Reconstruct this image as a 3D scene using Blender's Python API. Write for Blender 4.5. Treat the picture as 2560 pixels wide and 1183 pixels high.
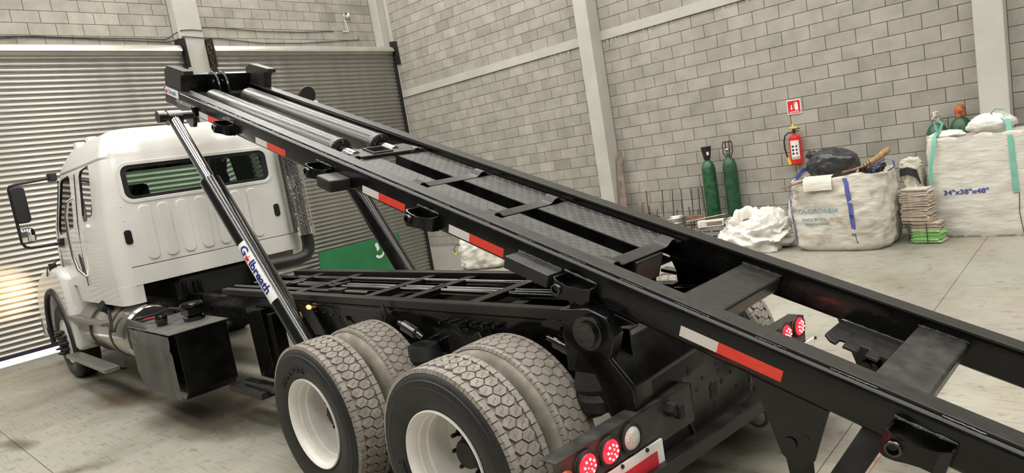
import bpy, bmesh, math, random
from mathutils import Vector, Matrix, noise
from math import sin, cos, pi, radians, atan, sqrt
random.seed(7)
for o in list(bpy.data.objects): bpy.data.objects.remove(o, do_unlink=True)
S = bpy.context.scene
COL = S.collection
# ------------------------------------------------------------------ camera
CAM = Vector((-13.348, 10.681, 1.976)); FPX = 1659.0
yaw, pit, rol = radians(-46.663), radians(-7.015), radians(-9.4525)
F_ = Vector((cos(yaw)*cos(pit), sin(yaw)*cos(pit), sin(pit)))
R_ = Vector((sin(yaw), -cos(yaw), 0)); U_ = R_.cross(F_)
R2 = cos(rol)*R_ + sin(rol)*U_; U2 = -sin(rol)*R_ + cos(rol)*U_
cd = bpy.data.cameras.new('camera'); cam = bpy.data.objects.new('camera', cd); COL.objects.link(cam)
cd.sensor_width = 36; cd.lens = 36*FPX/2560; cd.clip_start = .05; cd.clip_end = 200
mw = Matrix.Identity(4)
for i in range(3): mw[i][0] = R2[i]; mw[i][1] = U2[i]; mw[i][2] = -F_[i]; mw[i][3] = CAM[i]
cam.matrix_world = mw; S.camera = cam
def project(p):
    d = Vector(p)-CAM; z = d.dot(F_)
    if z < .1: return None
    return 1280+FPX*d.dot(R2)/z, 591.5-FPX*d.dot(U2)/z, z
# ------------------------------------------------------------------ world, lights, exposure
W = bpy.data.worlds.new('world'); S.world = W; W.use_nodes = True
bg = W.node_tree.nodes['Background']; bg.inputs[0].default_value = (1.0, .97, .91, 1); bg.inputs[1].default_value = .11
S.view_settings.view_transform = 'Standard'; S.view_settings.look = 'None'; S.view_settings.gamma = 1
S.view_settings.use_curve_mapping = False; S.view_settings.exposure = -.12
def area(name, loc, rot, sx, sy, power, col=(1, 1, 1)):
    l = bpy.data.lights.new(name, 'AREA'); l.shape = 'RECTANGLE'; l.size = sx; l.size_y = sy; l.energy = power; l.color = col
    o = bpy.data.objects.new(name, l); COL.objects.link(o); o.location = loc; o.rotation_euler = rot
    return o
for i, yy in enumerate((2.6, 6.2, 9.8, 13.4)):          # translucent roof strips of the hall, running along its length
    area('roof_skylight', (-9.5, yy, 8.6), (0, 0, 0), 24, 1.4, 1050, (1, .965, .90))
area('outdoor_daylight', (2.2, 7.5, 3.0), (0, radians(-12), 0), 3, 8, 2500, (.93, .95, 1))
# ------------------------------------------------------------------ helpers
class MB:
    def __init__(s, tf=None): s.v = []; s.f = []; s.tf = tf
    def add(s, vs, fs):
        n = len(s.v)
        for p in vs:
            p = Vector(p); s.v.append(s.tf @ p if s.tf is not None else p)
        s.f += [[n+i for i in f] for f in fs]; return s
    def box(s, x0, x1, y0, y1, z0, z1):
        return s.add([(x, y, z) for z in (z0, z1) for y in (y0, y1) for x in (x0, x1)],
                     [(0, 2, 3, 1), (4, 5, 7, 6), (0, 1, 5, 4), (2, 6, 7, 3), (0, 4, 6, 2), (1, 3, 7, 5)])
    def bar(s, p0, p1, w, h, up=(0, 0, 1)):
        p0 = Vector(p0); p1 = Vector(p1); d = (p1-p0).normalized(); a = d.cross(Vector(up)).normalized()*w/2; b = a.cross(d).normalized()*h/2
        return s.add([p+q for p in (p0, p1) for q in (-a-b, a-b, a+b, -a+b)], [(0, 1, 2, 3), (4, 7, 6, 5), (0, 4, 5, 1), (1, 5, 6, 2), (2, 6, 7, 3), (3, 7, 4, 0)])
    def cyl(s, p0, p1, r, r1=None, n=24, cap=True):
        return s.tube([p0, p1], [r, r if r1 is None else r1], n, cap)
    def tube(s, pts, r, n=10, cap=True):
        pts = [Vector(p) for p in pts]; m = len(pts)
        rs = r if isinstance(r, (list, tuple)) else [r]*m
        vs = []; a = None
        for i, p in enumerate(pts):
            d = (pts[min(i+1, m-1)]-pts[max(i-1, 0)]).normalized()
            if a is None: a = d.orthogonal().normalized()
            else: a = (a-d*a.dot(d)).normalized()
            b = d.cross(a)
            vs += [p+rs[i]*(cos(2*pi*k/n)*a+sin(2*pi*k/n)*b) for k in range(n)]
        fs = [(i*n+k, i*n+(k+1) % n, (i+1)*n+(k+1) % n, (i+1)*n+k) for i in range(m-1) for k in range(n)]
        if cap: fs += [tuple(range(n))[::-1], tuple((m-1)*n+k for k in range(n))]
        return s.add(vs, fs)
    def prism(s, poly, ax, a0, a1):
        n = len(poly); g = {'x': lambda u, v, a: (a, u, v), 'y': lambda u, v, a: (u, a, v), 'z': lambda u, v, a: (u, v, a)}[ax]
        return s.add([g(u, v, a) for a in (a0, a1) for u, v in poly], [tuple(range(n)), tuple(range(2*n-1, n-1, -1))]+[(i, n+i, n+(i+1) % n, (i+1) % n) for i in range(n)])
    def ring(s, outer, inner, ax, a0, a1):     # plate with a hole, same vertex counts
        n = len(outer); g = {'x': lambda u, v, a: (a, u, v), 'y': lambda u, v, a: (u, a, v), 'z': lambda u, v, a: (u, v, a)}[ax]
        vs = [g(u, v, a) for a in (a0, a1) for p in (outer, inner) for u, v in p]; fs = []
        for i in range(n):
            j = (i+1) % n
            fs += [(i, j, n+j, n+i), (2*n+i, 3*n+i, 3*n+j, 2*n+j), (i, 2*n+i, 2*n+j, j), (n+i, n+j, 3*n+j, 3*n+i)]
        return s.add(vs, fs)
    def lathe(s, prof, o=(0, 0, 0), ax='y', n=48, closed=False):
        o = Vector(o); vs = []; m = len(prof)
        for r, h in prof:
            for k in range(n):
                c, t = r*cos(2*pi*k/n), r*sin(2*pi*k/n)
                vs.append(o+Vector({'x': (h, c, t), 'y': (c, h, t), 'z': (c, t, h)}[ax]))
        fs = [(i*n+k, i*n+(k+1) % n, ((i+1) % m)*n+(k+1) % n, ((i+1) % m)*n+k) for i in range(m if closed else m-1) for k in range(n)]
        return s.add(vs, fs)
    def sphere(s, c, r, n=12, m=8, sc=(1, 1, 1)):
        c = Vector(c)
        prof = [(sin(pi*i/m), -cos(pi*i/m)) for i in range(m+1)]
        vs = [c+Vector((r*sc[0]*a*cos(2*pi*k/n), r*sc[1]*a*sin(2*pi*k/n), r*sc[2]*h)) for a, h in prof for k in range(n)]
        return s.add(vs, [(i*n+k, i*n+(k+1) % n, (i+1)*n+(k+1) % n, (i+1)*n+k) for i in range(m) for k in range(n)])
    def mesh(s, name, ang=35):
        me = bpy.data.meshes.new(name); me.from_pydata(s.v, [], s.f)
        bm = bmesh.new(); bm.from_mesh(me); bmesh.ops.remove_doubles(bm, verts=bm.verts, dist=1e-5)
        bmesh.ops.recalc_face_normals(bm, faces=bm.faces); bm.to_mesh(me); bm.free()
        if ang:
            for p in me.polygons: p.use_smooth = True
            me.set_sharp_from_angle(angle=radians(ang))
        return me
    def build(s, name, mat, parent=None, ang=35, bevel=0, label=None):
        o = bpy.data.objects.new(name, s.mesh(name, ang)); COL.objects.link(o)
        if isinstance(mat, str): mat = M[mat]
        o.data.materials.append(mat); o.parent = parent
        if bevel:
            b = o.modifiers.new('bevel', 'BEVEL'); b.width = bevel; b.segments = 2; b.limit_method = 'ANGLE'; b.angle_limit = radians(40)
        if label: o['label'] = label
        return o
def tag(o, label, cat, group=None):
    o['label'] = label; o['category'] = cat
    if group: o['group'] = group
    return o
def struct(o): o['kind'] = 'structure'; return o
def empty(name, loc=(0, 0, 0), rz=0):
    o = bpy.data.objects.new(name, None); COL.objects.link(o); o.location = loc; o.rotation_euler = (0, 0, rz); o.empty_display_size = .1
    return o
def copy_tree(o, parent=None):
    c = o.copy(); COL.objects.link(c); c.parent = parent
    for ch in list(o.children): copy_tree(ch, c)
    return c
def rrect(u0, u1, v0, v1, r, n=5):
    out = []
    for cu, cv, a in ((u1-r, v1-r, 0), (u0+r, v1-r, pi/2), (u0+r, v0+r, pi), (u1-r, v0+r, 1.5*pi)):
        out += [(cu+r*cos(a+pi/2*k/n), cv+r*sin(a+pi/2*k/n)) for k in range(n+1)]
    return out
def circle(u, v, r, n=20): return [(u+r*cos(2*pi*k/n), v+r*sin(2*pi*k/n)) for k in range(n)]
def frame(o, x, y): # matrix with given origin and x,y axes
    x = Vector(x).normalized(); y = Vector(y); z = x.cross(y).normalized(); y = z.cross(x)
    m = Matrix.Identity(4)
    for i in range(3): m[i][0] = x[i]; m[i][1] = y[i]; m[i][2] = z[i]; m[i][3] = o[i]
    return m
def text(name, body, size, tf, mat, parent=None, ext=.001, bold=0.0, align='CENTER', sx=1, warp=None):
    c = bpy.data.curves.new(name, 'FONT'); c.body = body; c.size = size; c.extrude = ext; c.offset = bold; c.align_x = align; c.align_y = 'CENTER'; c.resolution_u = 3
    t = bpy.data.objects.new(name, c); COL.objects.link(t)
    me = bpy.data.meshes.new_from_object(t.evaluated_get(bpy.context.evaluated_depsgraph_get()))
    bpy.data.objects.remove(t, do_unlink=True); bpy.data.curves.remove(c)
    if warp:
        b = bmesh.new(); b.from_mesh(me); bmesh.ops.triangulate(b, faces=b.faces)
        for _ in range(4):
            lng = [e for e in b.edges if e.calc_length() > .012]
            if lng: bmesh.ops.subdivide_edges(b, edges=lng, cuts=1)
            bmesh.ops.triangulate(b, faces=b.faces)
        b.to_mesh(me); b.free()
    for v in me.vertices:
        p = Vector((v.co.x*sx, v.co.y, v.co.z)); p = warp(p) if warp else p
        v.co = tf @ p
    o = bpy.data.objects.new(name, me); COL.objects.link(o); me.materials.clear(); me.materials.append(M[mat]); o.parent = parent
    return o
def evaluated(o, extra=()):
    me = bpy.data.meshes.new_from_object(o.evaluated_get(bpy.context.evaluated_depsgraph_get()))
    o.modifiers.clear(); o.data = me
    for e in extra: bpy.data.objects.remove(e, do_unlink=True)
def cut(o, cutters):
    for c in cutters:
        c.parent = o.parent
        m = o.modifiers.new('cut', 'BOOLEAN'); m.object = c; m.operation = 'DIFFERENCE'; m.solver = 'EXACT'; m.material_mode = 'TRANSFER'
    bpy.context.view_layer.update(); evaluated(o, cutters)
# ------------------------------------------------------------------ materials
M = {}
def mat(name, col, rough=.5, metal=0, var=.12, scale=6, bump=0, bscale=60, col2=None, emit=None, es=1, coat=0, rvar=0, detail=4, spec=.5):
    m = bpy.data.materials.new(name); m.use_nodes = True; nt = m.node_tree; N = nt.nodes; L = nt.links; b = N['Principled BSDF']
    b.inputs['Roughness'].default_value = rough; b.inputs['Metallic'].default_value = metal; b.inputs['Coat Weight'].default_value = coat; b.inputs['Coat Roughness'].default_value = .08
    b.inputs['Specular IOR Level'].default_value = spec
    tc = N.new('ShaderNodeTexCoord')
    if var or col2:
        nz = N.new('ShaderNodeTexNoise'); nz.inputs['Scale'].default_value = scale; nz.inputs['Detail'].default_value = detail; L.new(tc.outputs['Object'], nz.inputs[0])
        rp = N.new('ShaderNodeValToRGB'); c2 = col2 or tuple(min(1, x*(1+var)) for x in col); c1 = col if col2 else tuple(x*(1-var) for x in col)
        rp.color_ramp.elements[0].position = .36; rp.color_ramp.elements[1].position = .66
        rp.color_ramp.elements[0].color = (*c1, 1); rp.color_ramp.elements[1].color = (*c2, 1); L.new(nz.outputs[0], rp.inputs[0]); L.new(rp.outputs[0], b.inputs['Base Color'])
        if rvar:
            mr = N.new('ShaderNodeMapRange'); mr.inputs[1].default_value = .35; mr.inputs[2].default_value = .65; mr.inputs[3].default_value = rough-rvar; mr.inputs[4].default_value = rough+rvar
            L.new(nz.outputs[0], mr.inputs[0]); L.new(mr.outputs[0], b.inputs['Roughness'])
    else: b.inputs['Base Color'].default_value = (*col, 1)
    if bump:
        n2 = N.new('ShaderNodeTexNoise'); n2.inputs['Scale'].default_value = bscale; n2.inputs['Detail'].default_value = 3; L.new(tc.outputs['Object'], n2.inputs[0])
        bp = N.new('ShaderNodeBump'); bp.inputs['Strength'].default_value = bump; bp.inputs['Distance'].default_value = .02; L.new(n2.outputs[0], bp.inputs['Height']); L.new(bp.outputs[0], b.inputs['Normal'])
    if emit: b.inputs['Emission Color'].default_value = (*emit, 1); b.inputs['Emission Strength'].default_value = es
    M[name] = m; return m
mat('black_paint', (.003, .003, .003), .26, var=.3, bump=.05, bscale=40, rvar=.05, scale=9, spec=.35, coat=.25)
mat('black_lumpy', (.0045, .0045, .0045), .18, var=.3, bump=.10, bscale=120, spec=.5, coat=1)
mat('black_dusty', (.018, .0175, .016), .40, var=.25, scale=10, bump=.06, bscale=60, rvar=.05)
mat('top_wear', (.020, .0193, .0172), .36, var=.12, scale=25, bump=.04, bscale=120, rvar=.03)
mat('dusty_top', (.10, .097, .084), .6, var=.25, scale=9)
mat('weld', (.03, .03, .03), .10, var=.3, bump=.5, bscale=150, coat=1)
mat('matte_black', (.008, .008, .008), .6, var=.3)
mat('plastic_black', (.012, .012, .013), .45, var=.2)
mat('white_paint', (.80, .785, .745), .22, var=.015, scale=3, coat=.5)
mat('rim_white', (.80, .775, .72), .35, var=.05, scale=8)
mat('cab_interior', (.03, .03, .032), .8, var=.2)
mat('rubber', (.013, .013, .0125), .55, var=.25, scale=12, bump=.1)
mat('tread_dust', (.25, .225, .195), .9, var=.18, scale=18, bump=.15, bscale=120)
mat('tread_worn', (.27, .245, .212), .9, var=.16, scale=14, bump=.15, bscale=120)
mat('groove', (.15, .135, .115), .95, var=.3, scale=20)
mat('dusty_wall', (.33, .30, .245), .85, var=.25, scale=9)
mat('chrome', (.80, .79, .77), .10, 1, var=.05)
mat('steel', (.50, .50, .49), .22, 1, var=.15, scale=10, rvar=.1)
mat('alu', (.50, .49, .46), .20, 1, var=.08, scale=4)
mat('alu_step', (.34, .335, .31), .42, .9, var=.15, scale=20)
mat('worn_steel', (.055, .053, .049), .38, .4, var=.25, scale=14, bump=.08, bscale=60, rvar=.06)
mat('diamond', (.085, .083, .078), .40, .4, var=.1, scale=8, rvar=.04)
mat('cylinder_grey', (.060, .058, .053), .30, .45, var=.07, scale=9, rvar=.04, detail=9)
mat('tank_grey', (.055, .057, .052), .38, .3, var=.2, scale=5, bump=.1, bscale=12, rvar=.06)
mat('tape_white', (.68, .66, .62), .35, var=.03)
mat('tape_red', (.78, .055, .03), .35, var=.06, scale=30)
mat('sticker', (.85, .85, .84), .3, var=.02)
mat('blue_ink', (.012, .025, .22), .4, var=0)
mat('red_ink', (.65, .02, .03), .4, var=0)
mat('lamp_red', (.75, .02, .04), .2, var=0, emit=(1, .03, .06), es=1.1)
mat('led', (1, .8, .6), .3, var=0, emit=(1, .62, .38), es=9)
mat('lamp_clear', (.62, .62, .58), .15, var=.1, scale=40, bump=.4, bscale=120)
mat('lamp_amber', (.45, .06, .015), .25, var=.1)
mat('amber_lit', (.9, .45, .12), .3, var=0, emit=(1, .5, .15), es=1.6)
mat('headlamp', (1, .85, .6), .3, var=0, emit=(1, .72, .38), es=6)
mat('mirror', (.9, .9, .9), .02, 1, var=0)
mat('block', (.36, .34, .30), .92, var=0)
mat('mortar', (.062, .055, .044), .95, var=.3, scale=20)
mat('concrete_smooth', (.44, .425, .38), .75, var=.06, scale=2.5, bump=.08, bscale=14)
mat('slat', (.33, .32, .29), .36, .70, var=.06, scale=5, rvar=.05)
mat('seal', (.02, .016, .035), .6, var=.2)
mat('drum_steel', (.47, .455, .41), .38, .5, var=.08, scale=4)
mat('rust', (.13, .055, .03), .8, .3, var=.5, scale=14, bump=.3)
mat('rusty_steel', (.10, .068, .05), .65, .6, var=.4, scale=20)
mat('wood', (.27, .15, .085), .75, var=.3, scale=8)
mat('board_brown', (.19, .145, .11), .8, var=.3, scale=7)
mat('cyl_green', (.018, .085, .034), .35, var=.35, scale=12, rvar=.1)
mat('cyl_green_dark', (.018, .072, .034), .40, var=.3, scale=10)
mat('green_sheet', (.022, .165, .06), .45, var=.12, scale=2)
mat('red_paint', (.62, .025, .02), .25, var=.06)
mat('yellow_plastic', (.75, .52, .05), .4, var=.08)
mat('white_plastic', (.78, .77, .73), .4, var=.04)
mat('sign_red', (.60, .02, .035), .4, var=.04)
mat('bag_white', (.66, .635, .57), .8, var=.08, scale=4, bump=.25, bscale=26, spec=.3)
mat('bag_dirty', (.60, .56, .47), .85, var=0, col2=(.66, .63, .56), scale=3.5, bump=.35, bscale=22, spec=.3)
mat('bag_soft', (.70, .68, .63), .5, var=.04, scale=6, bump=.2, bscale=12)
mat('bag_film', (.72, .71, .66), .35, var=.1, scale=8, bump=.5, bscale=14)
mat('paper', (.56, .50, .41), .9, var=.2, scale=30)
mat('paper_pink', (.50, .40, .33), .9, var=.15, scale=30)
mat('paper_green', (.30, .58, .19), .8, var=.12, scale=30)
mat('paper_white', (.62, .60, .54), .9, var=.12, scale=30)
mat('black_film', (.042, .043, .046), .24, var=.3, scale=9, bump=.6, bscale=11)
mat('strap_green', (.16, .42, .33), .75, var=.1)
mat('strap_blue', (.08, .095, .32), .75, var=.15)
mat('ink_blue', (.055, .065, .25), .8, var=.1)
mat('ink_faded', (.22, .36, .42), .85, var=.2, scale=25)
mat('straw', (.36, .22, .10), .85, var=.3, scale=40)
mat('crate_grey', (.22, .215, .20), .6, var=.15)
mat('galvanised', (.42, .42, .40), .35, .8, var=.2, scale=15)
mat('carton', (.42, .33, .27), .8, var=.25, scale=10)
mat('cap_orange', (.62, .16, .04), .6, var=0, col2=(.10, .045, .03), scale=22)
mat('cap_white', (.58, .55, .49), .6, var=0, col2=(.07, .06, .055), scale=26)
mat('cable', (.035, .03, .028), .6, var=.2)
mat('tyre_black', (.02, .02, .02), .6, var=.3)
mat('hose', (.012, .012, .013), .35, var=.2)
def cloth(name, c1, c2, dirt, dscale, creases):
    m = M[name]; nt = m.node_tree; N = nt.nodes; L = nt.links; b = N['Principled BSDF']; g = N.new('ShaderNodeNewGeometry')
    def nz(sc, det, rot=(0, 0, 0), scale=1):
        mp = N.new('ShaderNodeMapping'); mp.inputs['Scale'].default_value = sc; mp.inputs['Rotation'].default_value = rot; L.new(g.outputs['Position'], mp.inputs[0])
        n = N.new('ShaderNodeTexNoise'); n.inputs['Scale'].default_value = scale; n.inputs['Detail'].default_value = det; n.inputs['Distortion'].default_value = .6; L.new(mp.outputs[0], n.inputs[0]); return n.outputs[0]
    def mixc(f, a, c):
        x = N.new('ShaderNodeMix'); x.data_type = 'RGBA'; L.new(f, x.inputs[0])
        for k, v in ((6, a), (7, c)):
            if isinstance(v, tuple): x.inputs[k].default_value = (*v, 1)
            else: L.new(v, x.inputs[k])
        return x.outputs[2]
    def rng(f, a, c):
        r = N.new('ShaderNodeMapRange'); r.inputs[1].default_value = a; r.inputs[2].default_value = c; L.new(f, r.inputs[0]); return r.outputs[0]
    col = mixc(nz((1, 1, 1), 5, scale=5), c1, c2)
    if dirt: col = mixc(rng(nz((1, 1, 1.6), 7, scale=dscale), .50, .74), col, dirt)
    L.new(col, b.inputs['Base Color'])
    h1 = nz((4, 4, 13), 4, (.35, .3, 0)); h2 = nz((7, 7, 20), 3, (-.5, .4, 0)); ad = N.new('ShaderNodeMath'); ad.operation = 'MULTIPLY_ADD'; ad.inputs[1].default_value = .6; L.new(h2, ad.inputs[0]); L.new(h1, ad.inputs[2])
    bp = N.new('ShaderNodeBump'); bp.inputs['Strength'].default_value = creases; bp.inputs['Distance'].default_value = .03; L.new(ad.outputs[0], bp.inputs['Height']); L.new(bp.outputs[0], b.inputs['Normal'])
cloth('bag_white', (.58, .56, .50), (.66, .64, .58), (.50, .46, .38), 2.2, .34)
cloth('bag_dirty', (.55, .52, .44), (.63, .60, .53), (.25, .21, .15), 3.4, .40)
def glass(name, tint, refl, rough=.02):
    m = bpy.data.materials.new(name); m.use_nodes = True; nt = m.node_tree; nt.nodes.clear()
    o = nt.nodes.new('ShaderNodeOutputMaterial'); t = nt.nodes.new('ShaderNodeBsdfTransparent'); t.inputs[0].default_value = (*tint, 1)
    g = nt.nodes.new('ShaderNodeBsdfGlossy'); g.inputs['Roughness'].default_value = rough; mx = nt.nodes.new('ShaderNodeMixShader'); fr = nt.nodes.new('ShaderNodeFresnel'); fr.inputs[0].default_value = refl
    nt.links.new(fr.outputs[0], mx.inputs[0]); nt.links.new(t.outputs[0], mx.inputs[1]); nt.links.new(g.outputs[0], mx.inputs[2]); nt.links.new(mx.outputs[0], o.inputs[0]); M[name] = m
glass('glass_green', (.74, .84, .77), 1.5); glass('glass_dark', (.16, .20, .18), 1.9)
def block_material():
    m = M['block']; nt = m.node_tree; N = nt.nodes; L = nt.links; b = N['Principled BSDF']
    oi = N.new('ShaderNodeObjectInfo'); at = N.new('ShaderNodeAttribute'); at.attribute_name = 'tint'
    ad = N.new('ShaderNodeMath'); ad.operation = 'ADD'; L.new(oi.outputs['Random'], ad.inputs[0]); L.new(at.outputs['Fac'], ad.inputs[1])
    fr = N.new('ShaderNodeMath'); fr.operation = 'FRACT'; L.new(ad.outputs[0], fr.inputs[0])
    rp = N.new('ShaderNodeValToRGB'); e = rp.color_ramp.elements
    e[0].color = (.268, .252, .218, 1); e[1].color = (.375, .355, .308, 1); x = e.new(.10); x.color = (.312, .296, .256, 1); x = e.new(.88); x.color = (.352, .333, .288, 1)
    L.new(fr.outputs[0], rp.inputs[0])
    tc = N.new('ShaderNodeNewGeometry')
    n1 = N.new('ShaderNodeTexNoise'); n1.inputs['Scale'].default_value = 3.2; n1.inputs['Detail'].default_value = 6; L.new(tc.outputs['Position'], n1.inputs[0])
    n2 = N.new('ShaderNodeTexNoise'); n2.inputs['Scale'].default_value = 90; n2.inputs['Detail'].default_value = 2; L.new(tc.outputs['Position'], n2.inputs[0])
    mr = N.new('ShaderNodeMapRange'); mr.inputs[1].default_value = .3; mr.inputs[2].default_value = .7; mr.inputs[3].default_value = .84; mr.inputs[4].default_value = 1.14; L.new(n1.outputs[0], mr.inputs[0])
    m2 = N.new('ShaderNodeMapRange'); m2.inputs[1].default_value = .3; m2.inputs[2].default_value = .7; m2.inputs[3].default_value = .93; m2.inputs[4].default_value = 1.07; L.new(n2.outputs[0], m2.inputs[0])
    mu = N.new('ShaderNodeMath'); mu.operation = 'MULTIPLY'; L.new(mr.outputs[0], mu.inputs[0]); L.new(m2.outputs[0], mu.inputs[1])
    v = N.new('ShaderNodeVectorMath'); v.operation = 'SCALE'; L.new(rp.outputs[0], v.inputs[0]); L.new(mu.outputs[0], v.inputs['Scale'])
    L.new(v.outputs[0], b.inputs['Base Color'])
    bp = N.new('ShaderNodeBump'); bp.inputs['Strength'].default_value = .35; bp.inputs['Distance'].default_value = .01; L.new(n2.outputs[0], bp.inputs['Height']); L.new(bp.outputs[0], b.inputs['Normal'])
block_material()
def floor_material():
    m = bpy.data.materials.new('floor_concrete'); M['floor_concrete'] = m; m.use_nodes = True; nt = m.node_tree; N = nt.nodes; L = nt.links; b = N['Principled BSDF']
    g = N.new('ShaderNodeNewGeometry'); pos = g.outputs['Position']
    def nz(scale, detail=5, vec=pos, rough=.55):
        n = N.new('ShaderNodeTexNoise'); n.inputs['Scale'].default_value = scale; n.inputs['Detail'].default_value = detail; n.inputs['Roughness'].default_value = rough; L.new(vec, n.inputs[0]); return n
    def ramp(fac, stops):
        r = N.new('ShaderNodeValToRGB'); e = r.color_ramp.elements
        e[0].position, e[0].color = stops[0][0], (*stops[0][1], 1); e[1].position, e[1].color = stops[-1][0], (*stops[-1][1], 1)
        for p, c in stops[1:-1]: x = e.new(p); x.color = (*c, 1)
        L.new(fac, r.inputs[0]); return r
    mp = N.new('ShaderNodeMapping'); mp.inputs['Scale'].default_value = (1, .55, 1); mp.inputs['Rotation'].default_value = (0, 0, .5); L.new(pos, mp.inputs[0])
    base = ramp(nz(.9, 7, mp.outputs[0], .62).outputs[0], [(.30, (.232, .213, .178)), (.45, (.30, .281, .240)), (.56, (.338, .318, .274)), (.72, (.385, .365, .318))])
    green = ramp(nz(.55, 4).outputs[0], [(.42, (1, 1, 1)), (.62, (.90, .97, .92))])
    warm = ramp(nz(1.7, 5, mp.outputs[0]).outputs[0], [(.35, (.90, .86, .80)), (.55, (1, 1, 1))])
    def mul(a, c):
        x = N.new('ShaderNodeMix'); x.data_type = 'RGBA'; x.blend_type = 'MULTIPLY'; x.inputs[0].default_value = 1; L.new(a, x.inputs[6]); L.new(c, x.inputs[7]); return x.outputs[2]
    col = mul(mul(base.outputs[0], green.outputs[0]), warm.outputs[0])
    scr = N.new('ShaderNodeMapping'); scr.inputs['Scale'].default_value = (1.2, 14, 1); scr.inputs['Rotation'].default_value = (0, 0, -.7); L.new(pos, scr.inputs[0])
    col = mul(col, ramp(nz(3, 6, scr.outputs[0]).outputs[0], [(.28, (.62, .60, .56)), (.45, (1, 1, 1))]).outputs[0])
    col = mul(col, ramp(nz(9, 6).outputs[0], [(.28, (.62, .60, .56)), (.42, (1, 1, 1))]).outputs[0])
    dist = nz(1.6, 5)
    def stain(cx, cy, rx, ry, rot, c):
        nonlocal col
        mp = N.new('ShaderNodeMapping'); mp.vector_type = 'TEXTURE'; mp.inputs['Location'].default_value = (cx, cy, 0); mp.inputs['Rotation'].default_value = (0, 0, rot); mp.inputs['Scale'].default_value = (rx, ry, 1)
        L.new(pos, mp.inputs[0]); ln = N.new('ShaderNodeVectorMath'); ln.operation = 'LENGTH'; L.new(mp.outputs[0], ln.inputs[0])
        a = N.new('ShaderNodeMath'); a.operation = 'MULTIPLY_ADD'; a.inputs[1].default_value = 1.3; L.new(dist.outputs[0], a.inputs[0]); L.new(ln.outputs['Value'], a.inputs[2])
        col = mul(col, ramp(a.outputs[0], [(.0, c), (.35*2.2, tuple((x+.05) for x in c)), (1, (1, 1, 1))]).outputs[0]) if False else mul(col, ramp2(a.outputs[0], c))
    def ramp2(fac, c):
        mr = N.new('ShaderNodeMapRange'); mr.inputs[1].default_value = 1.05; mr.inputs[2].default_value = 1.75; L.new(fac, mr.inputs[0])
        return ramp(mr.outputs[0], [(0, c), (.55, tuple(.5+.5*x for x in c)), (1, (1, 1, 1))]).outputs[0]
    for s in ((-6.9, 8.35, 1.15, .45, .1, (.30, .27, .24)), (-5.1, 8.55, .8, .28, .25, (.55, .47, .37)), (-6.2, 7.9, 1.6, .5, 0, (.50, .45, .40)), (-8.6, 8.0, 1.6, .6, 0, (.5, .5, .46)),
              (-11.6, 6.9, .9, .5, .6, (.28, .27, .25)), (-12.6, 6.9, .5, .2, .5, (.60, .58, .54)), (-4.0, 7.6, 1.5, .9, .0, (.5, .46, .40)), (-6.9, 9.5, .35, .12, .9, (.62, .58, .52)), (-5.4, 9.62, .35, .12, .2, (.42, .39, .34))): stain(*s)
    L.new(col, b.inputs['Base Color'])
    mr = N.new('ShaderNodeMapRange'); mr.inputs[3].default_value = .34; mr.inputs[4].default_value = .62; L.new(dist.outputs[0], mr.inputs[0]); L.new(mr.outputs[0], b.inputs['Roughness'])
floor_material()
# ================================================================== THE SETTING
base = struct(MB().box(-24.65, 0, 0, 16, -1.4, -.42).build('floor', 'mortar', ang=0))
def slab(poly):
    MB().prism(poly, 'z', -.42, 0).build('slab', 'floor_concrete', base, ang=0, bevel=.004)
J = .0018
xs = [-24.65, -18.35, -12.05, -5.73]
for y0, y1 in ((0, 9.62), (9.62, 16)):
    for x0, x1 in zip(xs, xs[1:]): slab([(x0+J, y0+J), (x1-J, y0+J), (x1-J, y1-J), (x0+J, y1-J)])
slab([(-5.73+J, 9.62+J), (0, 9.62+J), (0, 16), (-5.73+J, 16)])
PX = -3.85                                                     # sunken bay in front of the corner door
slab([(-5.73+J, J), (PX, J), (PX, 4.62), (-.02, 4.62), (-.02, 9.62-J), (-5.73+J, 9.62-J)])
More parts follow.
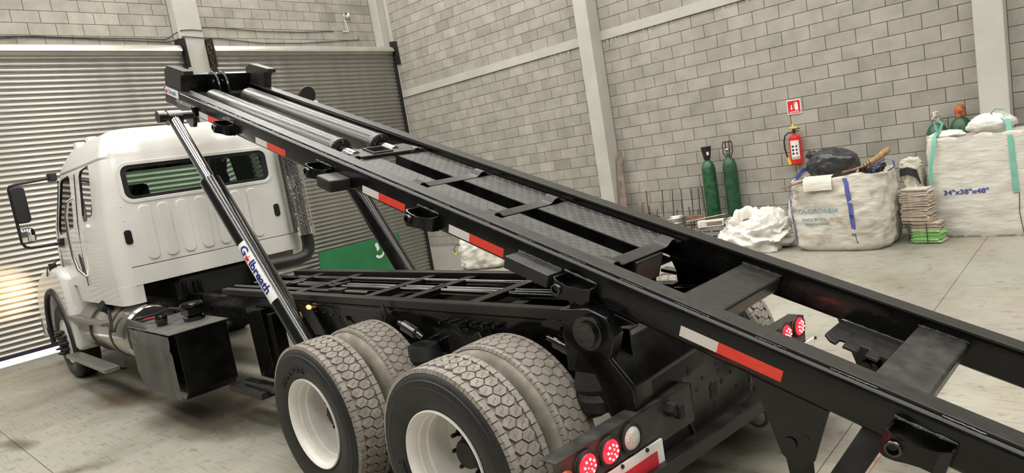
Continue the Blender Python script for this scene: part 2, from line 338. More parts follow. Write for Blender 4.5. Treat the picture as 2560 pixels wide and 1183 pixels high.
# the sunken bay is cut out of the foundation slab
c = MB().box(PX, -.0005, .0005, 4.62, -1.15, .1).build('cutter', 'concrete_smooth', ang=0); cut(base, [c])
struct(MB().box(.16, 9, -2, 14, -.3, -.02).build('floor_outside', 'concrete_smooth', ang=0))
PV = .20513; ZL = 3.745
def wall_blocks(wall, rows, limit=300):
    """rows: list of (a0,a1,z0,z1,placer) -> block children, nearest 300 single, the rest one joined part"""
    cand = []
    for (a0, a1, z0, z1, org, ax) in rows:
        cx = Vector(org)+Vector(ax)*((a0+a1)/2); cx.z = (z0+z1)/2
        pr = project(cx)
        if not pr: continue
        m = 700
        if -m < pr[0] < 2560+m and -m < pr[1] < 1183+m: cand.append((pr[2], a0, a1, z0, z1, org, ax))
    cand.sort(key=lambda t: t[0]); cache = {}; rest = MB(); tints = []
    for i, (_, a0, a1, z0, z1, org, ax) in enumerate(cand):
        ax = Vector(ax); nrm = Vector((-ax.y, ax.x, 0)) if ax.x else Vector((-1, 0, 0))
        if ax.x: nrm = Vector((0, 1, 0))
        w = a1-a0-.007; h = z1-z0-.0065
        def geo(b, c0, off):
            e = .004
            P = lambda u, v, d: c0+ax*u+Vector((0, 0, v))+nrm*(d+off)
            vs = [P(-w/2, -h/2, -.02), P(w/2, -h/2, -.02), P(w/2, h/2, -.02), P(-w/2, h/2, -.02), P(-w/2, -h/2, -e), P(w/2, -h/2, -e), P(w/2, h/2, -e), P(-w/2, h/2, -e),
                  P(-w/2+e, -h/2+e, 0), P(w/2-e, -h/2+e, 0), P(w/2-e, h/2-e, 0), P(-w/2+e, h/2-e, 0)]
            fs = [(8, 9, 10, 11)]+[(k, (k+1) % 4, 4+(k+1) % 4, 4+k) for k in range(4)]+[(4+k, 4+(k+1) % 4, 8+(k+1) % 4, 8+k) for k in range(4)]
            b.add(vs, fs)
        c0 = Vector(org)+ax*((a0+a1)/2); c0.z = (z0+z1)/2
        off = random.uniform(-.0015, .0015)
        if i < limit:
            k = (round(w, 3), round(h, 3))
            if k not in cache:
                b = MB(); geo(b, Vector((0, 0, 0)), 0); cache[k] = b.mesh('block', 0); cache[k].materials.append(M['block'])
            o = bpy.data.objects.new('block', cache[k]); COL.objects.link(o); o.parent = wall; o.location = c0+nrm*off
        else:
            geo(rest, c0, off); tints.append(random.random())
    if tints:
        o = rest.build('block_field', 'block', wall, ang=0); o['kind'] = 'stuff'
        at = o.data.attributes.new('tint', 'FLOAT', 'FACE'); nf = len(o.data.polygons)//len(tints)
        for i, p in enumerate(o.data.polygons): at.data[i].value = tints[min(i//nf, len(tints)-1)]
def spans(a, b, first, pitch):       # cut [a,b] at joints first+k*pitch
    k = math.floor((a-first)/pitch)+1; out = [a]
    while first+k*pitch < b-.03:
        if first+k*pitch > a+.03: out.append(first+k*pitch)
        k += 1
    out.append(b); return list(zip(out, out[1:]))
def right_bay(name, x0, x1, ref):    # distances along -x from the corner
    w = struct(MB().box(-x1, -x0, -.20, -.006, 0, 7).build(name, 'mortar', ang=0)); rows = []
    for k in range(1, 20):
        zt, zb = ZL-PV*(k-1), max(0, ZL-PV*k)
        if k == 1: zt = 3.75
        if zt-zb < .02: continue
        for a, b in spans(x0, x1, ref+(.205 if k % 2 else 0), .41): rows.append((a, b, zb, zt, (0, 0, 0), (-1, 0, 0)))
    for k in range(0, 15):
        for a, b in spans(x0, x1, ref+(.205 if k % 2 else 0)+.09, .41): rows.append((a, b, 3.92+PV*k, 3.92+PV*(k+1), (0, 0, 0), (-1, 0, 0)))
    wall_blocks(w, rows); return w
right_bay('wall_right_1', 6.34, 12.01, 6.6868)
right_bay('wall_right_2', .44, 6.05, .677-.205)
right_bay('wall_right_3', 12.32, 16.5, 12.5)
def front_bay(name, y0, y1, ref):
    w = struct(MB().box(.006, .15, y0, y1, 4.9, 7).build(name, 'mortar', ang=0)); rows = []
    for k in range(-4, 5):
        zb, zt = 5.851-PV*k, 5.851-PV*(k-1)
        if k == 4: zb = 4.98
        for a, b in spans(y0, y1, ref+(.205 if k % 2 else 0), .41): rows.append((a, b, zb, zt, (0, 0, 0), (0, 1, 0)))
    wall_blocks(w, rows); return w
front_bay('wall_front_1', 5.0, 13.0, 7.3298-.205)
front_bay('wall_front_2', .217, 4.54, 4.313)
def trim(n, *b, m='concrete_smooth', bev=.012): return struct(MB().box(*b).build('trim_%d' % n, m, ang=0, bevel=bev))
trim(1, -6.34, -6.05, 0, .345, 0, 7); trim(2, -12.32, -12.01, 0, .345, 0, 7)        # columns on the long wall
trim(3, -.30, 0, 0, .217, -1.15, 7); trim(4, -.28, 0, 4.54, 5.0, 0, 7)              # corner column, column between the doors
trim(5, -.44, -.30, -.15, .004, 0, 7, bev=.004)
trim(6, -6.05, -.44, -.15, .03, 3.75, 3.92, bev=.006); trim(7, -12.01, -6.34, -.15, .03, 3.75, 3.92, bev=.006); trim(8, -16.5, -12.32, -.15, .03, 3.75, 3.92, bev=.006)
rd = random.Random(8)
for bm_, x0, x1, n_ in ((bpy.data.objects['trim_7'], -6.36, -6.95, 22), (bpy.data.objects['trim_7'], -7.2, -7.9, 9), (bpy.data.objects['trim_6'], -5.1, -6.0, 12), (bpy.data.objects['trim_7'], -8.6, -9.4, 6)):
    for k in range(n_):                                    # lime drips under the beam
        x = x0+(x1-x0)*(k+rd.random())/n_; L_ = rd.uniform(.015, .10)*(1.2-.8*k/n_); w = rd.uniform(.003, .008)
        MB().prism([(x-w, 3.752), (x+w, 3.752), (x+w*.8, 3.75-L_*.7), (x, 3.75-L_), (x-w*.7, 3.75-L_*.6)], 'y', .0, .003).build('lime_drip', 'white_plastic', bm_, ang=0)
struct(MB().box(-5.7, 0, -.2, .012, -1.2, 0).build('wall_foundation', 'concrete_smooth', ang=0, bevel=.006))
# roller shutters
def shutter(n, y0, y1, zb, x, label):
    door = struct(MB().cyl((x+.03, y0+.02, 4.90), (x+.03, y1-.02, 4.90), .095, n=32).build('door_%d' % n, 'drum_steel'))
    P = .09; prof = [(-.014, 0), (-.004, .012), (.006, .028), (.010, .045), (.007, .060), (-.002, .073), (-.010, .080), (-.016, .083), (-.019, .0865), (-.014, .09)]
    b = MB(); k = len(prof)
    b.add([(u, y, w) for y in (y0, y1) for u, w in prof], [(i, i+1, k+i+1, k+i) for i in range(k-1)])
    me = b.mesh('slat', 60); me.materials.append(M['slat'])
    z = zb+.06
    while z < 4.80:
        o = bpy.data.objects.new('slat', me); COL.objects.link(o); o.parent = door; o.location = (x, 0, z); z += P
    MB().box(x-.02, x+.03, y0, y1, zb, zb+.065).build('bottom_bar', 'seal', door, ang=0, bevel=.006)
    hous = MB()                                                              # folded sheet over the drum
    pf = [(x+.25, 5.00), (x-.02, 5.00), (x-.075, 4.975), (x-.11, 4.94), (x-.13, 4.90), (x-.135, 4.87)]
    hous.add([(u, y, w) for y in (y0+.03, y1-.03) for u, w in pf], [(i, i+1, len(pf)+i+1, len(pf)+i) for i in range(len(pf)-1)])
    hous.build('drum_wrap', 'drum_steel', door, ang=20)
    for yy, s in ((y0, 1), (y1, -1)):
        MB().box(x-.06, x+.05, yy-.03, yy+.03, zb, 4.62).build('guide_rail', 'matte_black', door, ang=0)
        MB().prism([(x-.22, 4.55), (x+.24, 4.62), (x+.24, 5.16), (x-.20, 5.10)], 'y', yy-.008-s*.02, yy+.008-s*.02).build('end_plate', 'matte_black', door, ang=0)
    return door
d1 = shutter(1, 5.06, 13.0, .095, -.36, ''); d2 = shutter(2, .04, 4.5, -1.1, -.36, '')
def gear(c, r, nt, parent):
    pts = []
    for k in range(nt*2):
        a = pi*k/nt; rr = r if k % 2 else r*.88
        pts += [(c[0]+rr*cos(a-.6*pi/nt/2), c[1]+rr*sin(a-.6*pi/nt/2)), (c[0]+rr*cos(a+.6*pi/nt/2), c[1]+rr*sin(a+.6*pi/nt/2))]
    b = MB(); b.ring(pts, circle(c[0], c[1], r*.62, len(pts)), 'y', 4.53, 4.545); b.cyl((c[0], 4.52, c[1]), (c[0], 4.56, c[1]), r*.25, n=12)
    for k in range(3): a = 2*pi*k/3+.4; b.bar((c[0], 4.537, c[1]), (c[0]+.7*r*cos(a), 4.537, c[1]+.7*r*sin(a)), .02, .012, (0, 1, 0))
    b.build('gear', 'rusty_steel', parent)
gear((-.42, 4.92), .115, 22, d2); gear((-.44, 4.72), .085, 18, d2); gear((-.45, 4.58), .06, 14, d2)
# camera and cables on the door wall
def wire(name, pts, r, label, m='cable', group=None):
    tag(MB().tube(pts, r, 6).build(name, m), label, 'cable', group)
wire('wall_cable', [(-.02, 9.6, 5.16), (-.025, 8.2, 5.19), (-.025, 7.3, 5.215), (-.025, 6.6, 5.20), (-.025, 5.7, 5.20), (-.02, 5.15, 5.19), (-.20, 5.02, 5.27), (-.30, 4.95, 5.30), (-.30, 4.75, 5.315), (-.30, 4.56, 5.30), (-.02, 4.50, 5.44),
     (-.025, 4.1, 5.44), (-.02, 3.2, 5.39), (-.02, 2.2, 5.39), (-.02, 1.35, 5.43)], .009, 'dark cable along the block wall above the doors, ending at the white camera')
wire('wall_cable', [(-.02, 9.6, 5.12), (-.025, 8.2, 5.14), (-.025, 7.5, 5.20), (-.025, 6.6, 5.185), (-.025, 5.7, 5.155), (-.02, 5.12, 5.14), (-.20, 5.02, 5.15), (-.30, 4.95, 5.185), (-.30, 4.56, 5.165), (-.02, 4.50, 5.235),
     (-.025, 4.1, 5.22), (-.02, 3.2, 5.14), (-.02, 2.2, 5.15), (-.02, .85, 5.235), (-.04, .72, 5.24), (-.05, .71, 5.30)], .009, 'lower dark cable along the block wall, its free end curling up near the corner column')
cc = tag(empty('security_camera', (-.0, .93, 5.80)), 'white dome security camera on block wall above the corner door', 'camera')
MB().lathe([(.0, 0), (.065, 0), (.075, -.02), (.07, -.045)], ax='x', n=24).build('base', 'white_plastic', cc)
MB().sphere((-.07, 0, 0), .062).build('housing', 'white_plastic', cc)
MB().lathe([(0, -.133), (.026, -.131), (.034, -.120)], ax='x', n=18).build('lens', 'plastic_black', cc).rotation_euler = (0, .25, -.5)
wire('camera_lead', [(-.03, 1.02, 5.70), (-.03, 1.0, 5.65), (-.03, .97, 5.5), (-.03, .95, 5.43), (-.03, 1.12, 5.435)], .011, 'short white lead hanging from the security camera', 'white_plastic')
# ================================================================== THE TRUCK (its own frame: x forward from the rear axle, y left, z up)
TR = tag(empty('roll_off_truck', (-10.85, 7.60, 0), -.03), 'white cab truck with a raised black roll-off hoist frame', 'truck')
hp, hw_ = atan(.36), -.019
HX = Vector((cos(hp)*cos(hw_), cos(hp)*sin(hw_), sin(hp))); HY = Vector((-sin(hw_), cos(hw_), 0)); HZ = HX.cross(HY)
H = Matrix.Identity(4)
for i in range(3): H[i][0] = HX[i]; H[i][1] = HY[i]; H[i][2] = HZ[i]; H[i][3] = (0, .013, 1.593)[i]
# ---------------------------------------------------------------- wheels
def hexblock(b, R0, R1, u, y, poly, tilt=0):
    n = len(poly); vs = []
    for R, k in ((R0, 1.06), (R1, 1.0)):
        for pu, py in poly:
            a = (u+pu*k)/R1; vs.append((R*cos(a), y+py*k, R*sin(a)))
    b.add(vs, [tuple(range(n, 2*n))]+[(i, (i+1) % n, n+(i+1) % n, n+i) for i in range(n)])
def tire_meshes(worn):
    R = .513; Rb = .499 if not worn else .506
    car = MB().lathe([(.288, -.10), (.300, -.118), (.33, -.132), (.40, -.143), (.45, -.140), (.478, -.128), (Rb-.006, -.112), (Rb, -.10), (Rb, .10), (Rb-.006, .112), (.478, .128), (.45, .140), (.40, .143), (.33, .132), (.300, .118), (.288, .10)], n=96).mesh('tire', 30)
    for p in car.polygons: p.use_smooth = True
    t = MB(); N = 52; P = 2*pi*R/N
    rows = ((-.033, 0), (.033, .5)) if not worn else ((-.052, 0), (0, .5), (.052, 0))
    wy = .041 if not worn else .034
    for i in range(N):
        for y, off in rows:
            hexblock(t, Rb-.004, R, (i+off)*P, y, [(-.0272, -wy*.42), (-.0272, wy*.42), (0, wy), (.0272, wy*.42), (.0272, -wy*.42), (0, -wy)])
        for s in (-1, 1):
            o = .25 if s > 0 else .75
            q = [(-.0285, .080), (-.012, .074), (.004, .081), (.0285, .076), (.0285, .114), (.006, .114), (.004, .108), (0, .114), (-.0285, .114)]
            if worn: q = [(u, max(v, .088)) for u, v in q]
            hexblock(t, Rb-.010, R-.003, (i+o)*P, 0, [(u, v*s) for u, v in (q if s > 0 else q[::-1])])
    tm = t.mesh('tread', 0)
    sp_ = MB()
    if not worn:
        zz = [(-.017, -.012), (-.003, -.012), (.003, .012), (.017, .012)]
        for i in range(N):
            for y, off in rows:
                for (u0, v0), (u1, v1) in zip(zz, zz[1:]):
                    w_ = .0016; d_ = Vector((u1-u0, v1-v0)).normalized(); n_ = Vector((-d_.y, d_.x))*w_
                    q = [(u0+n_.x, v0+n_.y), (u0-n_.x, v0-n_.y), (u1-n_.x, v1-n_.y), (u1+n_.x, v1+n_.y)]
                    sp_.add([((R+.0004)*cos(((i+off)*P+a)/R), y+b, (R+.0004)*sin(((i+off)*P+a)/R)) for a, b in q], [(0, 1, 2, 3)])
    return car, tm, (sp_.mesh('sipes', 0) if not worn else None)
car_a, tread_a, sipe_a = tire_meshes(False); car_b, tread_b, _ = tire_meshes(True); sipe_a.materials.append(M['groove'])
car_a.materials.append(M['rubber']); car_b.materials.append(M['dusty_wall']); tread_a.materials.append(M['tread_dust']); tread_b.materials.append(M['tread_worn'])
def base_band(worn):
    Rb = .4995 if not worn else .5065
    return MB().lathe([(Rb-.012, -.118), (Rb, -.104), (Rb, .104), (Rb-.012, .118)], n=96).mesh('tread_base', 30)
def child(name, me, parent):
    o = bpy.data.objects.new(name, me); COL.objects.link(o); o.parent = parent; return o
def wheel(outer=True, lettering=None):
    rim = MB().lathe([(.286, -.118), (.299, -.128), (.300, -.118), (.270, -.095), (.262, -.06), (.258, .0), (.264, .055), (.272, .09), (.287, .112), (.2985, .120), (.2985, .131), (.292, .133), (.279, .122), (.268, .100), (.266, .078), (.257, .070), (.254, .030), (.246, .022), (.245, -.035), (.250, -.045), (.250, -.085), (.240, -.112), (.215, -.126), (.165, -.131), (.11, -.133), (.0, -.133)], n=72)
    w = rim.build('wheel', 'rim_white', TR, ang=40)
    child('tire', car_a if outer else car_b, w); child('tread', tread_a if outer else tread_b, w)
    bb = child('tread_base', BB[0 if outer else 1], w)
    if outer:
        child('sipes', sipe_a, w)['kind'] = 'stuff'
        MB().lathe([(.0, -.015), (.070, -.015), (.078, -.025), (.082, -.06), (.10, -.075), (.115, -.131)], n=40).build('hub', 'matte_black', w)
        for k in range(10):
            a = 2*pi*k/10+.15; c_ = Vector((.143*cos(a), 0, .143*sin(a)))
            MB().cyl(c_+Vector((0, -.133, 0)), c_+Vector((0, -.094, 0)), .021, n=6).cyl(c_+Vector((0, -.094, 0)), c_+Vector((0, -.05, 0)), .011, n=10).build('lug_nut', 'matte_black', w)
        for k in range(5):
            a = 2*pi*k/5+.48
            MB().cyl((.190*cos(a), -.135, .190*sin(a)), (.190*cos(a), -.1255, .190*sin(a)), .036, n=20).build('hand_hole', 'matte_black', w)
        for r in (.415, .452):
            MB().lathe([(r, .1405-(r > .43)*.002), (r+.004, .1435-(r > .43)*.003), (r+.008, .140-(r > .43)*.004)], n=96).build('sidewall_ring', 'rubber', w)
        if lettering:
            warp = lambda p: Vector((-(.362+p.y)*sin(p.x/.36), .1395+p.z, (.358+p.y)*cos(p.x/.36)))
            I = Matrix.Identity(4)
            text('sidewall_lettering', lettering, .062, I, 'rubber', w, .003, .001, 'CENTER', 1.35, warp)
    return w
BB = [base_band(False), base_band(True)]
for b_ in BB: b_.materials.append(M['groove'])
wo = wheel(True, 'TRIANGLE'); wi = wheel(False)
def place(w, x, y, rz=0, spin=0): w.location = (x, y, .503); w.rotation_euler = (0, spin, rz); return w
place(wo, 1.30, 1.03, 0, .42); place(wi, 1.30, .68, 0, .1)
place(copy_tree(wo, TR), 0, 1.03, 0, 2.2); place(copy_tree(wi, TR), 0, .68, 0, 1.0)
place(copy_tree(wo, TR), 1.06, -1.0, pi, .9); place(copy_tree(wi, TR), 1.06, -.66, pi, .6)
place(copy_tree(wo, TR), -.24, -1.0, pi, 1.5); place(copy_tree(wi, TR), -.24, -.66, pi, .3)
# front wheels: ribbed tyre, plain disc with long black nut covers
def front_wheel(y, s):
    w = MB().lathe([(.286, .10), (.298, .118), (.292, .124), (.272, .105), (.235, .115), (.16, .135), (.09, .135), (0, .135)], n=64).build('front_wheel', 'rim_white', TR, ang=40)
    pr = [(.288, -.10), (.33, -.132), (.40, -.142), (.46, -.137), (.49, -.118), (.503, -.10)]
    for k in range(-2, 3): pr += [(.505, k*.042-.017), (.494, k*.042-.015), (.494, k*.042-.021+.042-.016), (.505, k*.042+.042-.02)] if k < 2 else [(.505, k*.042-.017)]
    pr += [(.503, .10), (.49, .118), (.46, .137), (.40, .142), (.33, .132), (.288, .10)]
    MB().lathe(pr, n=80).build('tire', 'rubber', w)
    MB().lathe([(0, .215), (.07, .21), (.085, .19), (.09, .135)], n=32).build('hub', 'matte_black', w)
    for k in range(10):
        a = 2*pi*k/10; c_ = Vector((.143*cos(a), 0, .143*sin(a)))
        MB().tube([c_+Vector((0, .13, 0)), c_+Vector((0, .165, 0)), c_+Vector((0, .17, 0)), c_+Vector((0, .20, 0)), c_+Vector((0, .24, 0))], [.022, .022, .03, .018, .012], 10).build('lug_nut', 'matte_black', w)
    w.location = (7.82, y, .50); w.rotation_euler = (0, 0, s)
front_wheel(1.03, 0); front_wheel(-1.03, pi)
MB().cyl((1.30, -.95, .503), (1.30, .95, .503), .07, n=20).lathe([(.07, -.2), (.18, -.14), (.21, 0), (.18, .14), (.07, .2)], (1.30, 0, .503), n=28).build('rear_axle', 'matte_black', TR)
MB().cyl((0, -.95, .503), (0, .95, .503), .07, n=20).lathe([(.07, -.2), (.18, -.14), (.21, 0), (.18, .14), (.07, .2)], (0, 0, .503), n=28).build('rear_axle', 'matte_black', TR)
MB().cyl((7.82, -.9, .44), (7.82, .9, .44), .06, n=16).build('front_axle', 'matte_black', TR)
MB().tube([(1.1, 0, .55), (3.6, 0, .62), (6.4, 0, .72)], .05, 14).build('drive_shaft', 'matte_black', TR)
# ---------------------------------------------------------------- chassis and subframe
def channel(y, s, x0, x1, z0, z1, w, name, m='black_paint', t=.01):
    p = [(y, z0), (y-s*w, z0), (y-s*w, z0+t), (y-s*t, z0+t), (y-s*t, z1-t), (y-s*w, z1-t), (y-s*w, z1), (y, z1)]
    return MB().prism(p, 'x', x0, x1).build(name, m, TR, ang=0, bevel=.004)
YC = .02
for s in (1, -1):
    fr = channel(YC+s*.43, s, -.72, 8.9, .79, 1.05, .08, 'frame_rail')
    if s > 0:
        for k in range(6): x_, z_ = .682-.098*k, 1.012; MB().cyl((x_, .445, z_), (x_, .468, z_), .014, n=6).cyl((x_, .468, z_), (x_, .505, z_), .008, n=8).build('frame_bolt', 'black_lumpy', fr)
        for x_, z_ in ((.80, .90), (.70, .895), (.58, .92)): MB().cyl((x_, .445, z_), (x_, .468, z_), .014, n=6).cyl((x_, .468, z_), (x_, .505, z_), .008, n=8).build('frame_bolt', 'black_lumpy', fr)
        for x, z in ((3.3, .98), (3.0, .97), (2.9, .985), (3.2, .86), (2.9, .85), (2.85, .86), (2.3, .985), (2.17, .985), (2.05, .98), (1.95, .97), (1.85, .955)):
            MB().cyl((x, .44, z), (x, .475, z), .013, n=6).build('frame_bolt', 'black_lumpy', fr)
    MB().box(-.35, 4.15, YC+s*.43-.075 if s > 0 else YC-.43, YC+s*.43 if s > 0 else YC-.43+.075, 1.065, 1.125).build('subframe_rail', 'top_wear', TR, ang=0, bevel=.008)
    MB().box(-.5, 4.0, YC+s*.40-.04, YC+s*.40+.04, 1.05, 1.065).build('sill_strip', 'black_paint', TR, ang=0)
for x in (.55, 1.25, 1.75, 2.85, 3.55): MB().box(x-.05, x+.05, -.36, .39, 1.06, 1.10).build('subframe_crossmember', 'top_wear', TR, ang=0, bevel=.004)
for x in (-.5, .65, 2.1, 3.9, 5.4): MB().box(x-.06, x+.06, -.40, .44, .80, .95).build('frame_crossmember', 'matte_black', TR, ang=0)
for y, z, x0, x1 in ((.03, 1.075, -.2, 4.3), (-.03, 1.075, -.2, 4.3), (.20, 1.08, 1.9, 4.4), (-.22, 1.08, -.1, 3.8)):
    MB().cyl((x0, y, z), (x1, y, z), .022, n=12).build('hydraulic_pipe', 'black_lumpy', TR)
for x in (1.28, 2.6, 3.4): MB().box(x-.02, x+.02, -.07, .07, 1.06, 1.105).build('pipe_clamp', 'black_lumpy', TR, ang=0, bevel=.003)
MB().box(2.25, 2.45, .17, .24, 1.06, 1.115).build('hose_fitting', 'worn_steel', TR, ang=0, bevel=.01)
sp = MB(); sp.prism([(2.75, .79), (2.75, 1.04), (2.05, 1.04), (1.86, .985), (1.75, .90), (1.80, .79)], 'y', .45, .465).build('side_plate', 'black_paint', TR, ang=0, bevel=.004)
MB().box(1.35, 1.90, .45, .472, .98, 1.05).build('splice_plate', 'black_dusty', TR, ang=0, bevel=.004)
lv = MB().bar((1.30, .49, 1.10), (1.28, .49, 1.0), .03, .012, (0, 1, 0)).cyl((1.28, .49, 1.0), (1.20, .56, 1.015), .009, n=8).build('lever_hook', 'top_wear', TR)
MB().sphere((2.36, .485, 1.03), .025, sc=(1.5, .6, .8)).build('marker_lamp', 'amber_lit', TR, label='small lit amber marker lamp')
for x in (.90, -.42):                                                                  # shock absorbers and spring brackets
    MB().tube([(x+.16, .54, 1.0), (x+.11, .54, .985), (x+.10, .54, .982), (x-.05, .56, .945), (x-.06, .56, .943), (x-.12, .57, .925)], [.018, .018, .040, .040, .026, .018], 16).build('shock_absorber', 'black_lumpy', TR)
MB().prism([(.50, .62), (.56, .92), (.50, 1.0), (.45, .97), (.32, .97), (.27, 1.0), (.21, .92), (.27, .62)], 'y', .46, .56).build('spring_bracket', 'black_paint', TR, ang=0, bevel=.006)
for x in (.95, .1, -.45):
    MB().lathe([(.0, .86), (.10, .86), (.11, .82), (.12, .78), (.105, .75), (.12, .72), (.11, .66), (0, .66)], (x-.08, .52, 0), 'z', 24).build('air_bag', 'rubber', TR)
# support bracket and side bar between tank and wheels
MB().prism([(3.45, .33), (3.48, .98), (3.18, .98), (3.14, .33)], 'y', .47, .53).build('bracket_plate', 'black_paint', TR, ang=0, bevel=.004)
MB().box(2.92, 3.0, .45, .56, .28, .96).build('bracket_web', 'black_paint', TR, ang=0, bevel=.004)
MB().bar((3.3, .72, .36), (1.9, .72, .40), .07, .07).build('side_bar', 'black_paint', TR, ang=0, bevel=.005)
MB().bar((3.0, .52, .50), (1.9, .52, .56), .05, .06).build('side_bar', 'black_paint', TR, ang=0, bevel=.005)
MB().box(2.88, 3.55, .60, .80, .28, .34).build('side_bar_shoe', 'black_dusty', TR, ang=0, bevel=.006)
# ---------------------------------------------------------------- hydraulic oil tank, fuel tank, steps
tank = MB(); pf = [(3.75, .33), (3.75, .885), (4.93, .885), (4.93, .50), (4.86, .36), (4.70, .27), (3.95, .27), (3.85, .25)]
tk = tank.prism(pf, 'y', .62, 1.085).build('oil_tank', 'black_paint', TR, ang=0, bevel=.006)
dn = MB(); nx, nz_ = 24, 14
def dent(u, v):
    d = .012-.035*math.exp(-((u-.45)/.12)**2)*max(0, 1-abs(v-.42)/.45)+.02*math.exp(-((v-.80)/.05)**2)*(.6+.4*sin(u*17))-.025*math.exp(-((u-.12)/.06)**2)*(v < .9)*.4
    return d+.006*noise.noise(Vector((u*6, v*5, 3)))
vs = []
for j in range(nz_+1):
    for i in range(nx+1):
        u, v = i/nx, j/nz_; x = 3.757+u*1.16; zb_ = .275+max(0, (u-.78)/.22)**2*.16; z = zb_+v*(.875-zb_)
        vs.append((x, 1.131+dent(u, v), z))
dn.add(vs, [(j*(nx+1)+i, j*(nx+1)+i+1, (j+1)*(nx+1)+i+1, (j+1)*(nx+1)+i) for j in range(nz_) for i in range(nx)]).build('dented_side', 'tank_grey', tk, ang=60, label='dull grey dented side sheet')
MB().box(3.74, 4.95, .60, 1.14, .886, .894).build('top_plate', 'dusty_top', tk, ang=0)
MB().prism([(4.40, .893), (4.98, .893), (5.0, .96), (4.5, .94)], 'y', 1.10, 1.12).build('flange', 'tank_grey', tk, ang=0)
MB().lathe([(0, 1.0), (.05, 1.0), (.056, .99), (.056, .93), (.05, .92), (.05, .89)], (4.38, .98, 0), 'z', 20).build('filler_cap', 'black_lumpy', tk)
pu = MB().lathe([(0, 1.07), (.10, 1.07), (.11, 1.05), (.11, 1.03), (.075, 1.02), (.075, .95), (.10, .93), (.10, .89)], (4.2, .74, 0), 'z', 20).box(4.1, 4.3, .66, .82, .955, 1.02).build('pump_valve', 'black_lumpy', tk)
MB().tube([(4.3, .78, 1.0), (4.5, .85, 1.02), (4.7, .92, .97), (4.85, 1.0, .95), (5.05, 1.02, .93)], .016, 8).build('hose', 'hose', tk)
MB().tube([(4.58, .90, .965), (4.66, .97, .955), (4.75, 1.03, .945)], .008, 8).build('hose', 'red_ink', tk, label='short red hose end')
ft = MB().lathe([(0, 5.0), (.20, 5.0), (.27, 5.01), (.29, 5.035), (.295, 5.05), (.295, 6.85), (.27, 6.89), (0, 6.9)], (0, .885, .755), 'x', 48).build('fuel_tank', 'alu', TR)
for x in (5.45, 6.25):
    MB().lathe([(.296, x), (.302, x), (.302, x+.06), (.296, x+.06)], (0, .885, .755), 'x', 48).build('strap', 'rusty_steel', ft)
    MB().bar((x+.03, 1.16, .60), (x+.03, 1.16, .42), .05, .02).build('step_hanger', 'plastic_black', ft)
MB().cyl((5.95, 1.02, 1.01), (5.93, 1.10, 1.06), .062, n=20).build('fuel_cap', 'plastic_black', ft)
MB().tube([(5.40, 1.16, 1.05), (5.36, 1.17, .95), (5.33, 1.19, .82)], .016, 8).build('step_strut', 'plastic_black', ft)
def step(x0, x1, y0, y1, z):
    b = MB().box(x0, x1, y0, y1, z-.045, z)
    o = b.build('step', 'alu_step', TR, ang=0, bevel=.005)
    for k in range(int((x1-x0)/.055)):
        for q in (.25, .5, .75): MB().box(x0+.02+k*.055, x0+.055+k*.055, y0+(y1-y0)*q-.006, y0+(y1-y0)*q+.006, z-.001, z+.004).build('grip_tooth', 'alu_step', o, ang=0) if k % 2 == 0 else None
    return o
step(5.63, 7.15, 1.07, 1.21, .905); step(5.50, 7.20, 1.16, 1.31, .43)
MB().tube([(5.6, 1.2, .40), (5.75, 1.05, .33), (6.1, .95, .33)], .015, 8).build('step_brace', 'plastic_black', TR)
# ---------------------------------------------------------------- cab
def sect(xr, xf, hwid, rr, rf, z, n=6):
    out = []
    for cx, cy, a, r in ((xf-rf, hwid-rf, 0, rf), (xr+rr, hwid-rr, pi/2, rr), (xr+rr, -hwid+rr, pi, rr), (xf-rf, -hwid+rf, 1.5*pi, rf)):
        out += [(cx+r*cos(a+pi/2*k/n), cy+r*sin(a+pi/2*k/n), z) for k in range(n+1)]
    return out
def loft(secs):
    b = MB(); n = len(secs[0])
    b.add([p for s_ in secs for p in s_], [(i*n+k, i*n+(k+1) % n, (i+1)*n+(k+1) % n, (i+1)*n+k) for i in range(len(secs)-1) for k in range(n)]+[tuple(range(n))[::-1], tuple((len(secs)-1)*n+k for k in range(n))])
    return b
cab = loft([sect(5.10, 7.62, 1.075, .16, .2, 1.265), sect(5.10, 7.62, 1.09, .16, .2, 1.45), sect(5.10, 7.60, 1.075, .16, .2, 1.75), sect(5.10, 7.58, 1.05, .16, .2, 2.0), sect(5.10, 7.36, 1.01, .15, .2, 2.3), sect(5.10, 7.12, .975, .14, .2, 2.58),
            sect(5.105, 7.10, .965, .14, .2, 2.60), sect(5.105, 7.08, .972, .14, .2, 2.625), sect(5.125, 6.98, .94, .15, .22, 2.72), sect(5.155, 6.82, .885, .15, .25, 2.83), sect(5.185, 6.70, .835, .16, .28, 2.88), sect(5.25, 6.55, .76, .17, .3, 2.91), sect(5.40, 6.35, .62, .2, .25, 2.925), sect(5.75, 6.15, .4, .15, .15, 2.93)]).build('cab', 'white_paint', TR, ang=32)
inner = loft([sect(5.16, 7.54, 1.0, .12, .15, 1.40), sect(5.16, 7.52, .985, .12, .15, 2.0), sect(5.16, 7.04, .905, .1, .15, 2.60), sect(5.35, 6.6, .72, .12, .15, 2.83)]).build('inner', 'cab_interior', ang=0)
cu = [inner]
rwin = rrect(-.755, .835, 2.155, 2.51, .085)
cu.append(MB().prism(rwin, 'x', 5.0, 5.3).build('c', 'white_paint', ang=0))
cu.append(MB().prism([(-.84, 2.02), (.84, 2.02), (.78, 2.56), (-.78, 2.56)], 'x', 6.9, 7.9).build('c', 'white_paint', ang=0))
qwin = [(5.66, 2.06), (5.62, 2.12), (5.62, 2.56), (5.66, 2.60), (5.98, 2.57), (6.05, 2.52), (6.06, 2.08), (6.02, 2.02), (5.95, 2.00)]
